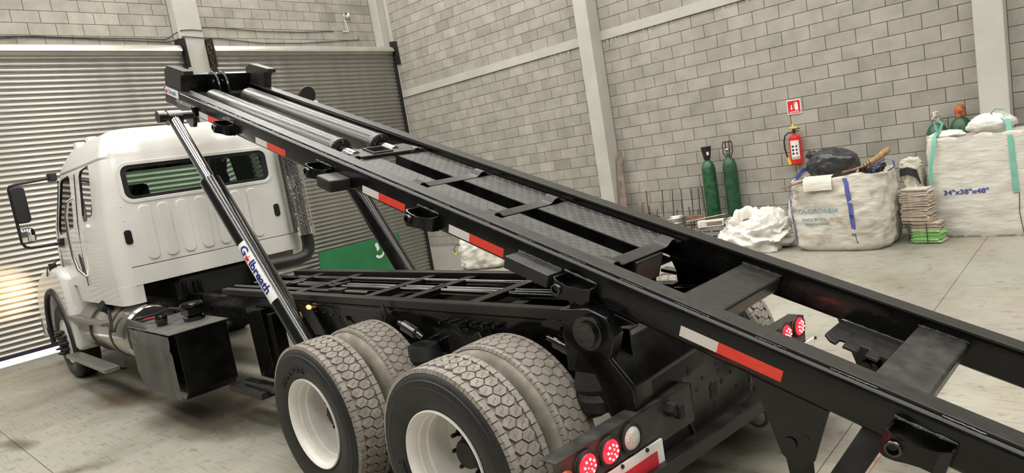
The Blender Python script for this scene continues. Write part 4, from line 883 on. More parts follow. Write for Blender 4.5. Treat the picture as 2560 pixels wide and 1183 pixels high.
# ---------------------------------------------------------------- rear bumper wings with lamps
bpm = MB()
BM = Matrix.Translation((-.865, 0, 0)) @ Matrix.Rotation(-.085, 4, 'Z')
def lampset(s):
    y0, y1 = (.20, 1.17) if s > 0 else (-1.03, -.35)
    w = MB(BM).box(-.01, .0, y0, y1, .50, .70).box(-.01, .085, y0, y1, .692, .70).build('bumper_wing', 'worn_steel' if s > 0 else 'top_wear', TR, ang=0, bevel=.003)
    for y, kind in (((1.0, 'red'), (.849, 'red'), (.70, 'clear')) if s > 0 else ((.944, 'red'), (.779, 'red'), (.62, 'clear'))):
        y *= s; z = .62 if s > 0 else .655
        if y0 > y or y > y1: continue
        g = MB(BM).lathe([(.062, -.012), (.070, -.016), (.072, -.024), (.064, -.030), (.055, -.026)], (0, y, z), 'x', 32).build('lamp_grommet', 'rubber', w)
        ln = MB(BM).lathe([(0, -.040), (.03, -.038), (.046, -.033), (.055, -.024)], (0, y, z), 'x', 32).build('tail_lamp' if kind == 'red' else 'reverse_lamp', 'lamp_red' if kind == 'red' else 'lamp_clear', w, label='round lit red tail lamp' if kind == 'red' else 'round clear reverse lamp')
        if kind == 'red':
            b = MB(BM)
            for k in range(8): b.sphere((-.037, y+.032*cos(2*pi*k/8+.2), z+.032*sin(2*pi*k/8+.2)), .0055, 8, 5)
            for k in range(3): b.sphere((-.040, y+.013*cos(2*pi*k/3), z+.013*sin(2*pi*k/3)), .0035, 8, 5)
            b.build('led', 'led', ln)
    if s > 0: MB(BM).lathe([(0, -.03), (.035, -.028), (.046, -.018), (.05, -.008)], (0, 1.125, .60), 'x', 28).build('side_lamp', 'lamp_amber', w, label='round unlit orange side lamp')
    # mud flap with a white edge below the lamps
    ym = .80*s if s > 0 else -.93
    f = MB(BM).box(-.030, -.018, ym-.30*1 if s > 0 else ym-.18, ym+.30 if s > 0 else ym+.20, .12, .535).build('mud_flap', 'white_plastic', TR, ang=0)
    MB(BM).box(-.033, -.0305, (ym-.25) if s > 0 else ym-.14, (ym+.30) if s > 0 else ym+.16, .14, .495).build('flap_panel', 'sign_red', f, ang=0, label='red panel on the mud flap')
    for q in (-.2, .0, .2): MB(BM).sphere((-.033, ym+q*.9, .53), .010, 8, 5).build('flap_bolt', 'matte_black', f)
lampset(1); lampset(-1)
cn = MB(BM).lathe([(0, -.06), (.03, -.06), (.036, -.045), (.04, -.01)], (0, .40, .645), 'x', 6).build('trailer_socket', 'matte_black', TR)
MB(BM).box(-.07, -.03, .345, .39, .59, .66).build('socket_lid', 'matte_black', cn, ang=0, bevel=.006)
for y in (1.0, .849, -.944, -.779):
    l = bpy.data.lights.new('tail_lamp_glow', 'POINT'); l.energy = .22; l.color = (1, .03, .05); l.shadow_soft_size = .05
    o = bpy.data.objects.new('tail_lamp_glow', l); COL.objects.link(o); o.parent = TR; o.location = BM @ Vector((-.10, y, .628))
# ================================================================== THINGS ALONG THE LONG WALL
def gas_cylinder(name, x, y, lean, m, top, label, r=.115, h=1.25):
    t = tag(empty(name, (x, y, .0)), label, 'gas cylinder', 'gas cylinders'); t.rotation_euler = lean
    MB().lathe([(0, 0), (r*.96, 0), (r, .02), (r, h-.12), (r*.985, h-.06), (r*.88, h), (r*.66, h+.055), (r*.36, h+.09), (.03, h+.10), (.03, h+.14), (0, h+.14)], ax='z', n=36).build('body', m, t)
    MB().lathe([(r*1.004, h-.125), (r*1.012, h-.118), (r*1.004, h-.111)], ax='z', n=36).build('shoulder_ring', m, t)
    if top == 'guard':
        b = MB().lathe([(.045, h+.10), (.052, h+.10), (.085, h+.31), (.078, h+.315), (.070, h+.30), (.042, h+.11)], ax='z', n=28).build('valve_guard', 'matte_black', t)
        MB().prism(rrect(-.018, .018, h+.17, h+.25, .017), 'y', .058, .071).build('guard_opening', 'white_plastic', t, ang=0)
        MB().cyl((0, 0, h+.1), (0, 0, h+.25), .018, n=12).build('valve', 'galvanised', t)
    elif top == 'cage':
        b = MB()
        for k in range(4):
            a = pi/4+pi/2*k; c_, s_ = cos(a), sin(a)
            b.tube([(.04*c_, .04*s_, h+.09), (.075*c_, .075*s_, h+.16), (.082*c_, .082*s_, h+.28), (.07*c_, .07*s_, h+.345), (.03*c_, .03*s_, h+.35)], .010, 8)
        b.lathe([(.066, h+.335), (.078, h+.345), (.066, h+.355), (.056, h+.345)], ax='z', n=20, closed=True)
        b.build('valve_cage', 'rusty_steel', t)
        MB().cyl((0, 0, h+.1), (0, 0, h+.21), .022, n=12).cyl((-.05, 0, h+.17), (.05, 0, h+.17), .016, n=10).lathe([(0, h+.21), (.05, h+.21), (.055, h+.22), (.05, h+.235), (0, h+.235)], ax='z', n=16).build('valve', 'galvanised', t)
    else:
        MB().lathe([(.055, h+.085), (.060, h+.10), (.058, h+.20), (.050, h+.235), (.03, h+.25), (0, h+.252)], ax='z', n=24).build('valve_cap', top, t)
    return t
gas_cylinder('gas_cylinder', -8.22, .24, (0, 0, .7), 'cyl_green', 'guard', 'scratched green gas cylinder with a flared black valve guard, beside the crate')
gas_cylinder('gas_cylinder', -8.57, .19, (0, 0, 0), 'cyl_green_dark', 'cage', 'clean green gas cylinder with an open metal valve cage, standing at the block wall')
gas_cylinder('gas_cylinder', -11.50, .15, (0, 0, 0), 'cyl_green_dark', 'cap_white', 'dark green gas cylinder with a chipped white cap behind the tall bag', .13, 1.36)
g4 = gas_cylinder('gas_cylinder', -11.77, .15, (0, 0, 0), 'cyl_green', 'cap_orange', 'green gas cylinder with a flaking orange cap behind the tall bag', .13, 1.40)
# a label on the white-capped one
MB().lathe([(.1315, 1.22), (.1315, 1.30)], ax='z', n=40).build('paper_band', 'paper_white', bpy.data.objects['gas_cylinder.002'])
# fire extinguisher and its sign
ex_ = tag(empty('fire_extinguisher', (-9.62, .10, 1.10)), 'red fire extinguisher with a black hose hung on the block wall', 'extinguisher')
MB().lathe([(0, 0), (.08, 0), (.088, .01), (.088, .40), (.08, .43), (.05, .45), (.025, .455), (.025, .48), (0, .48)], ax='z', n=36).build('body', 'red_paint', ex_)
lb = MB().lathe([(.0888, .10), (.0888, .37)], ax='z', n=48)
lb = MB().add([(.0888*cos(a), .0888*sin(a), z) for z in (.12, .37) for a in [radians(58+k*8.5) for k in range(11)]], [(k, k+1, 12+k, 11+k) for k in range(10)]).build('paper_label', 'white_plastic', ex_, ang=60)
MB().add([(.0889*cos(a), .0889*sin(a), z) for z in (.08, .12) for a in [radians(58+k*8.5) for k in range(11)]], [(k, k+1, 12+k, 11+k) for k in range(10)]).build('label_foot', 'paper_pink', ex_, ang=60)
for j in range(3):
    for i, (a0, a1) in enumerate(((70, 92), (108, 122))):
        MB().add([(.0892*cos(radians(a)), .0892*sin(radians(a)), z) for z in (.155+j*.055, .185+j*.055) for a in (a0, (a0+a1)/2, a1)], [(0, 1, 4, 3), (1, 2, 5, 4)]).build('label_pictogram', 'matte_black', ex_, ang=60)
MB().box(-.07, .03, -.012, .012, .50, .515).box(-.09, .02, -.012, .012, .535, .548).cyl((0, 0, .46), (0, 0, .54), .02, n=12).build('valve_handle', 'matte_black', ex_, ang=30)
MB().prism([(-.05, .545), (.045, .55), (.06, .575), (.03, .58), (.025, .615), (.0, .615), (-.005, .58), (-.05, .575)], 'y', -.012, .012).build('safety_tag', 'yellow_plastic', ex_, ang=0, bevel=.004)
MB().tube([(.02, .02, .49), (.08, .03, .495), (.125, .04, .46), (.15, .04, .38), (.15, .04, .26), (.135, .04, .17), (.12, .04, .12)], .011, 10).build('hose', 'hose', ex_)
MB().cyl((.12, .04, .12), (.09, .04, .01), .018, .026, n=14).build('nozzle', 'yellow_plastic', ex_)
MB().box(-.03, .03, -.10, -.075, .30, .42).build('wall_hanger', 'galvanised', ex_, ang=0)
sg = tag(empty('extinguisher_sign', (-9.63, .004, 1.975)), 'red and white extinguisher sign with a down arrow on the block wall', 'sign')
SF = frame((0, .008, 0), (-1, 0, 0), (0, 0, 1))
MB(SF).prism(rrect(-.105, .105, -.11, .11, .012), 'z', -.006, 0).build('plate', 'white_plastic', sg, ang=0)
MB(SF).prism(rrect(-.092, .092, -.097, .097, .008), 'z', .0, .001).build('red_field', 'sign_red', sg, ang=0)
MB(SF).prism([(-.058, -.015), (-.038, -.045), (-.018, -.015), (-.030, -.015), (-.030, .035), (-.046, .035), (-.046, -.015)], 'z', .001, .002).build('arrow', 'white_plastic', sg, ang=0)
MB(SF).prism([(.012, -.05), (.06, -.05), (.06, .045), (.05, .06), (.044, .064), (.05, .075), (.02, .072), (.02, .066), (.030, .062), (.012, .045)], 'z', .001, .002).build('pictogram', 'white_plastic', sg, ang=0)
MB(SF).tube([(.03, .068, .002), (.008, .066, .002), (.002, .05, .002), (.002, -.03, .002)], .003, 6).build('pictogram_hose', 'white_plastic', sg)
text('sign_text', 'EXTINTOR', .031, SF @ Matrix.Translation((0, -.077, .0012)), 'white_plastic', sg, .0005, .0008, 'CENTER', .95)
# ---------------------------------------------------------------- woven bulk bags
def soft_bag(name, base, h, m, parent=None, seed=1, bulge=.06, rim=.0, wr=.014, nn=96, rows=30, p=3.4, flat=1.0, slump=0, top=True, lean=(0, 0)):
    """base: centre x,y, half sizes a,b, rotation"""
    cx, cy, a, b_, rot = base; B = MB(); vs = []
    for j in range(rows+1):
        t = j/rows; z = h*t; k = 1+bulge*sin(pi*min(1, t*1.05))-(.10*(1-t/.10)**2 if t < .10 else 0)-rim*max(0, t-.85)/.15
        for i in range(nn):
            th = 2*pi*i/nn; c_, s_ = cos(th), sin(th)
            r = (abs(c_)**p+abs(s_)**p)**(-1/p)
            u, v = a*k*r*c_, b_*k*r*s_
            P_ = Vector((c_*2.2*a/.5, s_*2.2*b_/.5, z*3.2))
            w = wr*(noise.noise(P_*2.1+Vector((seed, 0, 0)))*1.3+.8*noise.noise(Vector((P_.x*2.5, P_.y*2.5, z*19+seed)))+.6*noise.noise(P_*5+Vector((0, seed, 0))))
            f = 1+w/max(a, b_)*2
            zz = z+(.03*noise.noise(Vector((c_*1.5+seed, s_*1.5, 7)))+slump*noise.noise(Vector((c_*1.1, s_*1.1+seed, 3))))*t
            x_, y_ = u*f+lean[0]*t, v*f+lean[1]*t
            vs.append((cx+x_*cos(rot)-y_*sin(rot), cy+x_*sin(rot)+y_*cos(rot), max(0.002, zz)))
    fs = [(j*nn+i, j*nn+(i+1) % nn, (j+1)*nn+(i+1) % nn, (j+1)*nn+i) for j in range(rows) for i in range(nn)]
    fs.append(tuple(range(nn))[::-1])
    if top:
        n0 = len(vs); last = vs[-nn:]
        for q, (kk, dz) in enumerate(((.96, .004), (.93, -.10), (.6, -.16), (.25, -.15))):
            for (x, y, z) in last:
                vs.append((cx+(x-cx)*kk, cy+(y-cy)*kk, h+(z-h)*kk+dz+.02*noise.noise(Vector((x*7, y*7, q+seed)))))
        for q in range(4):
            o0 = rows*nn if q == 0 else n0+(q-1)*nn; o1 = n0+q*nn
            fs += [(o0+i, o0+(i+1) % nn, o1+(i+1) % nn, o1+i) for i in range(nn)]
        fs.append(tuple(n0+3*nn+i for i in range(nn)))
    B.add(vs, fs); o = B.build(name, m, parent, ang=70)
    return o
def lump(name, c, r, sc, m, parent=None, seed=0, amp=.12, n=40, mm=26):
    B = MB(); vs = []
    for j in range(mm+1):
        for i in range(n):
            a, e = 2*pi*i/n, -pi/2+pi*j/mm; d = Vector((cos(a)*cos(e), sin(a)*cos(e), sin(e)))
            k = 1+amp*(noise.noise(d*1.8+Vector((seed, 0, 0)))+.5*noise.noise(d*4.3+Vector((seed, 2, 0)))+.35*abs(noise.noise(d*8+Vector((0, seed, 0)))))
            vs.append((c[0]+r*sc[0]*d.x*k, c[1]+r*sc[1]*d.y*k, c[2]+r*sc[2]*d.z*k))
    B.add(vs, [(j*n+i, j*n+(i+1) % n, (j+1)*n+(i+1) % n, (j+1)*n+i) for j in range(mm) for i in range(n)])
    return B.build(name, m, parent, ang=60)
def ribbon(name, pts, w, m, parent, side=(1, 0, 0), t=.004):
    b = MB(); s_ = Vector(side).normalized()*w/2; vs = []; n = len(pts)
    for i, p in enumerate(pts):
        p = Vector(p); d = (Vector(pts[min(i+1, n-1)])-Vector(pts[max(0, i-1)])).normalized(); nr = d.cross(s_).normalized()*t/2
        vs += [p-s_-nr, p+s_-nr, p+s_+nr, p-s_+nr]
    fs = [(4*i+q, 4*i+(q+1) % 4, 4*i+4+(q+1) % 4, 4*i+4+q) for i in range(n-1) for q in range(4)]+[(0, 1, 2, 3), (4*n-4, 4*n-1, 4*n-2, 4*n-3)]
    return b.add(vs, fs).build(name, m, parent, ang=50)
from mathutils.bvhtree import BVHTree
def drape(body, objs, off, d=Vector((0, -1, 0))):
    t = BVHTree.FromPolygons([v.co for v in body.data.vertices], [p.vertices for p in body.data.polygons])
    for o in objs:
        b = bmesh.new(); b.from_mesh(o.data)
        if off < .004: bmesh.ops.triangulate(b, faces=b.faces); bmesh.ops.subdivide_edges(b, edges=[e for e in b.edges if e.calc_length() > .03], cuts=2, use_grid_fill=True)
        base = min(v.co.dot(-d) for v in b.verts)
        for v in b.verts:
            h = t.ray_cast(v.co-d*1.0, d)
            if h[0] is not None: v.co = h[0]-d*(off+max(0, min(.004, (v.co.dot(-d)-base)*.2)))
        b.to_mesh(o.data); b.free()
# tall bag with printed size
big = tag(empty('bulk_bag', (0, 0, 0)), 'tall clean bulk bag printed with its size, with green straps', 'bag', 'bulk bags')
soft_bag('body', (-12.03, .58, .56, .235, -.05), 1.28, 'bag_white', big, 3, .035, 0, .006, 120, 34, 6)
YF = .845
ribbon('strap', [(-11.60, .72, 1.36), (-11.57, .80, 1.30), (-11.57, YF, 1.2), (-11.52, YF+.01, .95), (-11.50, YF+.012, .62)], .045, 'strap_green', big)
ribbon('strap', [(-11.60, .72, 1.36), (-11.58, .70, 1.47), (-11.62, .70, 1.50), (-11.66, .72, 1.46), (-11.62, .78, 1.33)], .04, 'strap_green', big, (.6, .8, 0))
ribbon('strap', [(-12.32, .72, 1.42), (-12.34, .80, 1.33), (-12.35, YF-.01, 1.2), (-12.36, YF+.005, .9), (-12.37, YF+.005, .54)], .055, 'strap_green', big)
ribbon('strap', [(-12.32, .72, 1.38), (-12.25, .66, 1.44), (-12.15, .62, 1.50), (-12.2, .6, 1.55), (-12.30, .64, 1.53), (-12.33, .70, 1.45)], .035, 'strap_green', big, (0, 1, .3))
TFB = frame((-11.865, YF+.004, .585), (-1, -.05, 0.0), (0, 0, 1))
text('size_print', '34"x38"x48"', .085, TFB, 'ink_blue', big, .006, .002, 'CENTER', 1.12)
drape(big.children[0], [o for o in big.children if o.name.startswith('size_print')], .003)
MB().tube([(-12.40, YF-.006, .54), (-12.39, YF+.002, .3), (-12.42, YF-.01, .02)], .004, 6).build('side_seam', 'cable', big)
tag(lump('shredded_paper_sack', (-12.14, .54, 1.375), .22, (1.12, .85, .60), 'bag_film', None, 5, .14), 'clear plastic sack of shredded paper on top of the tall bag', 'sack')
tag(lump('rubble_sack', (-11.68, .60, 1.30), .16, (1.25, 1.0, .42), 'bag_film', None, 9, .14), 'flat pale plastic sack at the front of the tall bag', 'sack')
b4 = tag(empty('bulk_bag', (0, 0, 0)), 'bulk bag with a green loop at the right edge of the picture', 'bag', 'bulk bags')
soft_bag('body', (-13.22, .50, .50, .40, .0), 1.42, 'bag_white', b4, 11, .05, 0, .008, 90, 28, 4.5)
ribbon('strap', [(-12.78, .70, 1.36), (-12.70, .72, 1.50), (-12.74, .72, 1.58), (-12.82, .7, 1.58), (-12.86, .66, 1.48), (-12.84, .6, 1.38)], .03, 'strap_green', b4, (.3, 1, 0))
# dirty bag with blue straps
cb = tag(empty('bulk_bag', (0, 0, 0)), 'dirty bulk bag with blue straps and faded blue lettering', 'bag', 'bulk bags')
soft_bag('body', (-10.52, 1.05, .58, .46, -.06), .98, 'bag_dirty', cb, 21, .06, .0, .009, 120, 32, 4.6, slump=.05)
YD = 1.555
front_strap = ribbon('strap', [(-10.68, 1.50, .97), (-10.70, YD-.02, .9), (-10.73, YD, .6), (-10.74, YD-.01, .22)], .055, 'strap_blue', cb)
ribbon('strap', [(-10.0, 1.30, 1.06), (-9.95, 1.36, .98), (-9.93, 1.40, .85), (-9.935, 1.43, .6), (-9.95, 1.44, .38), (-9.98, 1.44, .1)], .035, 'strap_blue', cb, (.5, -.8, 0))
ribbon('strap', [(-9.98, 1.24, .99), (-10.02, 1.05, 1.08), (-10.12, .9, 1.10)], .06, 'strap_blue', cb, (.3, .3, .9))
ribbon('strap', [(-10.98, 1.35, 1.0), (-11.02, 1.25, 1.10), (-11.08, 1.15, 1.13), (-11.18, 1.18, 1.10), (-11.20, 1.25, 1.03), (-11.14, 1.30, .99)], .045, 'strap_blue', cb, (.2, 1, .2))
ribbon('top_flap', [(-10.34, 1.40, 1.02), (-10.34, 1.50, 1.005), (-10.35, YD+.002, .93), (-10.35, YD+.008, .84)], .36, 'bag_white', cb, (1, .0, 0), .003)
TFC = frame((-10.28, YD+.010, .56), (-1, .06, .0), (0, 0, 1))
text('faded_print', 'COLOROBBIA', .085, TFC, 'ink_faded', cb, .008, 0, 'CENTER', 1.12)
text('faded_print', 'MADE IN E.U.  20', .055, TFC @ Matrix.Translation((.02, -.11, 0)), 'ink_faded', cb, .008, 0, 'CENTER', 1.0)
text('faded_print', 'MADE IN SPAIN', .045, TFC @ Matrix.Translation((0, -.175, 0)), 'ink_faded', cb, .008, 0, 'CENTER', 1.0)
drape(cb.children[0], [o for o in cb.children if o.name.startswith('faded_print') or o is front_strap], .0035)
MB().tube([(-10.75, YD-.012, .22), (-10.77, YD-.015, .12), (-10.76, YD-.06, .02)], .005, 6).build('side_seam', 'cable', cb)
bk = tag(lump('rubbish_bag', (-10.42, 1.02, 1.12), .28, (1.22, .85, .80), 'black_film', None, 3, .12, 60, 40), 'full black rubbish bag heaped on the dirty bulk bag', 'bag')
lump('tied_neck', (-10.12, .95, 1.27), .055, (1.3, 1, 1), 'black_film', bk, 8, .5, 20, 14)
br = tag(empty('hand_broom', (0, 0, 0)), 'straw hand broom lying on the dirty bulk bag', 'broom')
MB().tube([(-10.80, 1.15, 1.06), (-10.89, 1.12, 1.10), (-10.99, 1.09, 1.15), (-11.08, 1.07, 1.22), (-11.12, 1.06, 1.25)], [.016, .032, .042, .045, .03], 12).build('bristles', 'straw', br)
MB().tube([(-10.80, 1.15, 1.06), (-10.72, 1.25, 1.04), (-10.62, 1.36, 1.03)], .014, 10).build('handle', 'wood', br)
for k in range(3): MB().lathe([(.022+k*.006, -.004), (.027+k*.006, 0), (.022+k*.006, .004)], ax='x', n=14).build('binding', 'cable', br).matrix_local = Matrix.Translation((-10.83-.035*k, 1.14-.01*k, 1.075+.014*k)) @ Matrix.Rotation(radians(22), 4, 'Y')
tag(MB().tube([(-9.84, 1.46, .90), (-10.0, 1.48, .93), (-10.17, 1.50, .975)], .012, 8).build('stick', 'wood'), 'thin wooden stick poking out over the dirty bulk bag', 'stick')
gb = tag(empty('sack', (0, 0, 0)), 'open pale sack with black tubing, between the two large bags', 'sack')
soft_bag('body', (-11.285, .62, .105, .24, .0), .92, 'bag_dirty', gb, 31, .03, 0, .02, 70, 20, 3, slump=.10)
lump('flap', (-11.27, .72, .98), .13, (.95, .35, .75), 'bag_dirty', gb, 14, .4)
for k in range(5): MB().tube([(-11.39+.004*k, .84+.005*k, .74+.02*k), (-11.36, .87, .83+.022*k), (-11.26, .88, .88+.02*k), (-11.17, .86, .86+.02*k)], .012, 8).build('tubing', 'tyre_black', gb)
tag(lump('crumpled_film', (-10.86, .86, 1.0), .13, (1.1, .8, .6), 'black_film', None, 17, .5), 'crumpled dark film beside the broom on the dirty bulk bag', 'film')
# newspapers, one by one
rnd = random.Random(4)
for k in range(48):
    low = k < 18; z = .004+k*.0146; x = -11.47 if low else -11.375; y = 1.03
    if low: m_ = rnd.choice(['paper_green', 'paper_green', 'paper_white', 'paper_green', 'matte_black' if k == 17 else 'paper_green']) if k < 12 else rnd.choice(['paper_pink', 'paper_white', 'carton'])
    else: m_ = rnd.choice(['paper', 'paper_pink', 'paper', 'paper_white'])
    w, dp, th = rnd.uniform(.15, .172), rnd.uniform(.11, .13), .0112
    b = MB(); n = 8; ph = rnd.random()*6
    vs = []
    for zz in (0, th):
        for j in range(3):
            for i in range(n+1):
                u = -1+2*i/n; v = j-1
                vs.append((w*u, dp*v, zz+.003*sin(u*3+k*.25)*(abs(u) > .3)))
    q = (n+1)*3; g = lambda a, i, j: a*q+j*(n+1)+i
    fs = [f_ for i in range(n) for j in range(2) for f_ in ((g(0, i, j), g(0, i, j+1), g(0, i+1, j+1), g(0, i+1, j)), (g(1, i, j), g(1, i+1, j), g(1, i+1, j+1), g(1, i, j+1)))]
    fs += [f_ for i in range(n) for f_ in ((g(0, i, 0), g(0, i+1, 0), g(1, i+1, 0), g(1, i, 0)), (g(0, i, 2), g(1, i, 2), g(1, i+1, 2), g(0, i+1, 2)))]
    fs += [f_ for j in range(2) for f_ in ((g(0, 0, j), g(1, 0, j), g(1, 0, j+1), g(0, 0, j+1)), (g(0, n, j), g(0, n, j+1), g(1, n, j+1), g(1, n, j)))]
    o = b.add(vs, fs).build('folded_paper', m_, None, ang=40); o.location = (x+rnd.uniform(-.016, .014), y+rnd.uniform(-.02, .012), z+.006); o.rotation_euler = (0, 0, rnd.uniform(-.10, .10)-.12)
    q_ = k if low else k-18; tens = ('', 'twenty-', 'thirty-')
    od = ('lowest', 'second', 'third', 'fourth', 'fifth', 'sixth', 'seventh', 'eighth', 'ninth', 'tenth', 'eleventh', 'twelfth', 'thirteenth', 'fourteenth', 'fifteenth', 'sixteenth', 'seventeenth', 'eighteenth', 'nineteenth', 'twentieth')
    w_ = 'topmost' if k in (17, 47) else od[q_] if q_ < 20 else 'twenty-'+('first', 'second', 'third', 'fourth', 'fifth', 'sixth', 'seventh', 'eighth', 'ninth')[q_-20]
    if low: tag(o, w_+(' sheet, green-edged, counting up in the lower paper bundle' if m_ == 'paper_green' else ' sheet, counting up in the lower bundle of strapped papers'), 'paper', 'lower paper bundle')
    else: tag(o, w_+' newspaper, counting up in the upper brownish stack between the bags', 'newspaper', 'upper newspaper stack')
tag(MB().tube([(-11.48, 1.178, .012), (-11.48, 1.180, .15), (-11.475, 1.178, .270)], .006, 6).build('binding_strap', 'cable'), 'dark strap tied round the lower bundle of green-edged papers', 'strap')
# limp open bag on the floor
obo = tag(empty('open_bag', (-9.28, 1.17, 0)), 'limp open white bag slumped on the floor beside the dirty bag', 'bag')
def crumple(name, c, r, sc, m, parent, seed, n=96, mm=60, zmin=.003):
    B = MB(); vs = []
    for j in range(mm+1):
        for i in range(n):
            a, e = 2*pi*i/n, -pi/2+pi*j/mm; d = Vector((cos(a)*cos(e), sin(a)*cos(e), sin(e))); q = d+.35*Vector((noise.noise(d*1.5+Vector((seed, 1, 0))), noise.noise(d*1.5+Vector((0, seed, 4))), noise.noise(d*1.5+Vector((7, 0, seed)))))
            k = 1.12-.50*abs(noise.noise(q*1.7+Vector((seed, 0, 0))))-.20*abs(noise.noise(q*3.4+Vector((seed, 2, 0))))-.03*abs(noise.noise(q*8+Vector((0, seed, 0))))
            vs.append((c[0]+r*sc[0]*d.x*k, c[1]+r*sc[1]*d.y*k, max(zmin, c[2]+r*sc[2]*d.z*k)))
    B.add(vs, [(j*n+i, j*n+(i+1) % n, (j+1)*n+(i+1) % n, (j+1)*n+i) for j in range(mm) for i in range(n)])
    return B.build(name, m, parent, ang=75)
crumple('body', (0, 0, .16), .55, (.98, .80, .55), 'bag_soft', obo, 3)
crumple('fold', (-.22, -.02, .32), .30, (1.0, .7, .95), 'bag_soft', obo, 12)
cl = MB(); n1, n2 = 60, 16; vs = []
for i in range(n1):
    a = 2*pi*i/n1; rr = .20*(1+.25*noise.noise(Vector((cos(a)*1.3, sin(a)*1.3, 2))))
    for j in range(n2):
        b_ = 2*pi*j/n2; t_ = .055*(1+.5*noise.noise(Vector((cos(a)*3, sin(a)*3, j*.3)))); q = rr+t_*cos(b_)
        vs.append((.10+q*cos(a), .10+q*.85*sin(a), .40+t_*1.7*sin(b_)-.14*sin(a)*1+.05*noise.noise(Vector((cos(a)*2, sin(a)*2, 9)))))
cl.add(vs, [(i*n2+j, i*n2+(j+1) % n2, ((i+1) % n1)*n2+(j+1) % n2, ((i+1) % n1)*n2+j) for i in range(n1) for j in range(n2)]).build('mouth_roll', 'bag_soft', obo, ang=75)
ribbon('handle_loop', [(.30, .20, .34), (.33, .22, .46), (.26, .22, .53), (.17, .2, .50), (.14, .18, .42)], .05, 'bag_soft', obo, (.2, 1, 0))
tag(lump('clear_bag', (-9.70, .42, .38), .19, (.9, .8, 1.95), 'bag_film', None, 44, .2), 'clear plastic bag standing behind the dirty bag', 'bag')
# crate with cartons, bucket, wheel, rods, boards
ct = tag(empty('plastic_crate', (-8.45, .72, 0), .12), 'grey plastic crate with slatted sides under the cartons', 'crate')
for z in (.02, .10, .18, .26): MB().ring([(-.30, -.20), (.30, -.20), (.30, .20), (-.30, .20)], [(-.285, -.185), (.285, -.185), (.285, .185), (-.285, .185)], 'z', z, z+.05).build('slat', 'crate_grey', ct, ang=0)
for x in (-.29, -.15, 0, .15, .29):
    for y in (-.19, .19): MB().box(x-.015, x+.015, y-.014, y+.014, 0, .31).build('post', 'crate_grey', ct, ang=0)
MB().box(-.29, .29, -.19, .19, .0, .02).build('base', 'crate_grey', ct, ang=0)
for i, (x, y, z, rz, w, d, h, m_, lb_) in enumerate(((-8.44, .84, .318, .35, .20, .09, .10, 'paper_white', 'long white carton with dark print on the grey crate'), (-8.62, .58, .318, .30, .12, .08, .07, 'carton', 'torn brown carton at the back of the grey crate'), (-8.50, .70, .425, .42, .20, .05, .018, 'rusty_steel', 'dark flat bar lying over the cartons'))):
    t = tag(MB().box(-w, w, -d, d, 0, h).build('carton' if i < 2 else 'flat_bar', m_, None, ang=0, bevel=.004), lb_, 'carton' if i < 2 else 'bar'); t.location = (x, y, z); t.rotation_euler = (0, 0, rz)
    if i == 0: MB().box(-w*.9, w*.3, d+.0005, d+.002, .02, h-.02).build('dark_print', 'board_brown', t, ang=0)
tag(MB().cyl((-8.10, 1.0, .44), (-8.62, .66, .475), .008, n=8).build('thin_rod', 'galvanised'), 'thin pale rod slanting over the cartons on the crate', 'rod')
bu = tag(empty('metal_bucket', (-7.66, .56, 0)), 'galvanised metal bucket with ribbed sides behind the hoist', 'bucket')
MB().lathe([(0, .02), (.13, .02), (.135, 0), (.165, .30), (.172, .31), (.165, .32), (.168, .36), (.176, .37), (.168, .38), (.17, .44), (.178, .45), (.172, .46), (.160, .44), (.125, .03), (0, .03)], ax='z', n=40).build('body', 'galvanised', bu)
MB().tube([(-.175*cos(pi*k/10), .02, .44-.10*sin(pi*k/10)) for k in range(11)], .005, 6).build('bail_handle', 'rusty_steel', bu)
wh = tag(empty('rusty_wheel', (-7.05, .235, .236)), 'rusty spoked hand wheel leaning by the block wall', 'wheel'); wh.rotation_euler = (.05, 0, 0)
MB().lathe([(.215, -.012), (.235, -.012), (.235, .012), (.215, .012)], n=40, closed=True).build('rim', 'rust', wh)
MB().cyl((0, -.03, 0), (0, .03, 0), .04, n=16).build('hub', 'rust', wh)
for k in range(6): a = pi*k/3+.3; MB().bar((.03*cos(a), 0, .03*sin(a)), (.22*cos(a), 0, .22*sin(a)), .022, .016, (0, 1, 0)).build('spoke', 'rust', wh)
rk = tag(empty('rebar_rack', (-7.35, .12, 0)), 'rusty rack of upright rods along the block wall', 'rack')
for x, zt, lx in ((.46, .62, .0), (.48, .91, -.02), (.15, .90, .03), (-.05, .89, .02), (-.22, .88, -.01), (-.42, .86, .01), (-.62, .90, -.06), (-.55, .86, .0), (.3, .55, .05), (-.1, .52, .06), (-.33, .55, -.05), (-.5, .50, .05), (.45, .5, .03)):
    MB().cyl((x+lx, .02, 0), (x, -.05, zt), .0085, n=8).build('rod', 'rusty_steel', rk)
for z in (.12, .24): MB().bar((-.70, .03, z), (.5, .03, z), .012, .02).build('rail', 'rusty_steel', rk, ang=0)
tag(MB().box(-8.05, -7.20, .315, .34, .34, .43).box(-7.98, -7.92, .315, .34, 0, .34).box(-7.30, -7.23, .315, .34, 0, .34).build('wooden_trestle', 'wood', None, ang=0, bevel=.003), 'low brown wooden board trestle in front of the rods', 'board')
pl = tag(empty('leaning_plank', (-6.52, .40, 0)), 'weathered brown plank leaning in the corner of the concrete column', 'plank')
MB().prism([(-.07, 0), (.07, 0), (.075, 1.0), (.06, 1.62), (.02, 1.68), (-.05, 1.70), (-.06, 1.0)], 'y', -.012, .012).build('board', 'board_brown', pl, ang=0, bevel=.002)
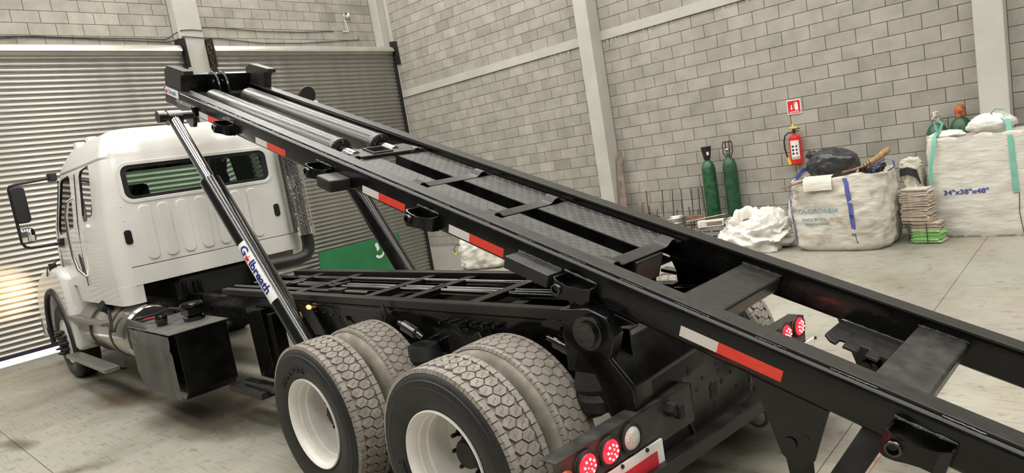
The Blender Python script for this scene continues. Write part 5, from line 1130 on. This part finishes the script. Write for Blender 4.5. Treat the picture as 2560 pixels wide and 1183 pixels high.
pl.rotation_euler = (.17, .02, .15)
tag(MB().bar((-6.74, .24, 0), (-6.70, .05, .72), .06, .02).build('short_batten', 'board_brown', None, ang=0, bevel=.002), 'short brown batten leaning on the block wall beside the plank', 'batten')
# white bag beyond the truck and green board in the sunken bay
wb = tag(empty('bulk_bag', (0, 0, 0)), 'white bulk bag with thin black handles, seen under the raised hoist', 'bag', 'bulk bags')
soft_bag('body', (-4.55, 1.95, .50, .55, .25), .62, 'bag_white', wb, 51, .06, .12, .02, 90, 24, 3.2, slump=.12)
MB().tube([(-4.15, 2.2, .42), (-4.02, 2.35, .46), (-3.98, 2.40, .38), (-4.03, 2.38, .30)], .009, 8).build('handle', 'cable', wb)
MB().box(-4.06, -4.0, 2.37, 2.41, .27, .32).build('handle_tag', 'yellow_plastic', wb, ang=0, bevel=.005)
for k in range(2): MB().tube([(-4.95+.02*k, 1.9+.3*q, .05+.25*q) for q in (0, .5, 1, 1.5, 2)], .006, 6).build('handle', 'cable', wb)
gs = tag(empty('green_board', (-.85, 2.31, -1.1)), 'green sheet board with a white emblem in front of the corner door', 'board')
GP = [(-1.08, 0), (1.08, 0), (1.08, 1.705), (-1.08, 1.693)]
MB().prism([(y, z) for y, z in GP], 'x', -.012, .012).build('sheet', 'green_sheet', gs, ang=0)
for y in (-.9, .7): MB().bar((.015, y, 0), (.015, y, 1.5), .04, .03, (1, 0, 0)).bar((.02, y, 1.3), (.45, y, .0), .03, .03, (0, 1, 0)).build('stand_leg', 'matte_black', gs, ang=0)
em = MB(); arc = [(-.44+.13*cos(a), 1.36+.12*sin(a)) for a in [radians(185+k*11) for k in range(14)]]; arc2 = [(-.45+.095*cos(a), 1.385+.085*sin(a)) for a in [radians(185+k*11) for k in range(14)]]
em.prism(arc+arc2[::-1], 'x', -.016, -.0125).build('emblem', 'white_plastic', gs, ang=0)
MB().prism([(-.40, 1.40), (-.36, 1.58), (-.44, 1.60), (-.47, 1.46)], 'x', -.016, -.0125).build('emblem', 'white_plastic', gs, ang=0)
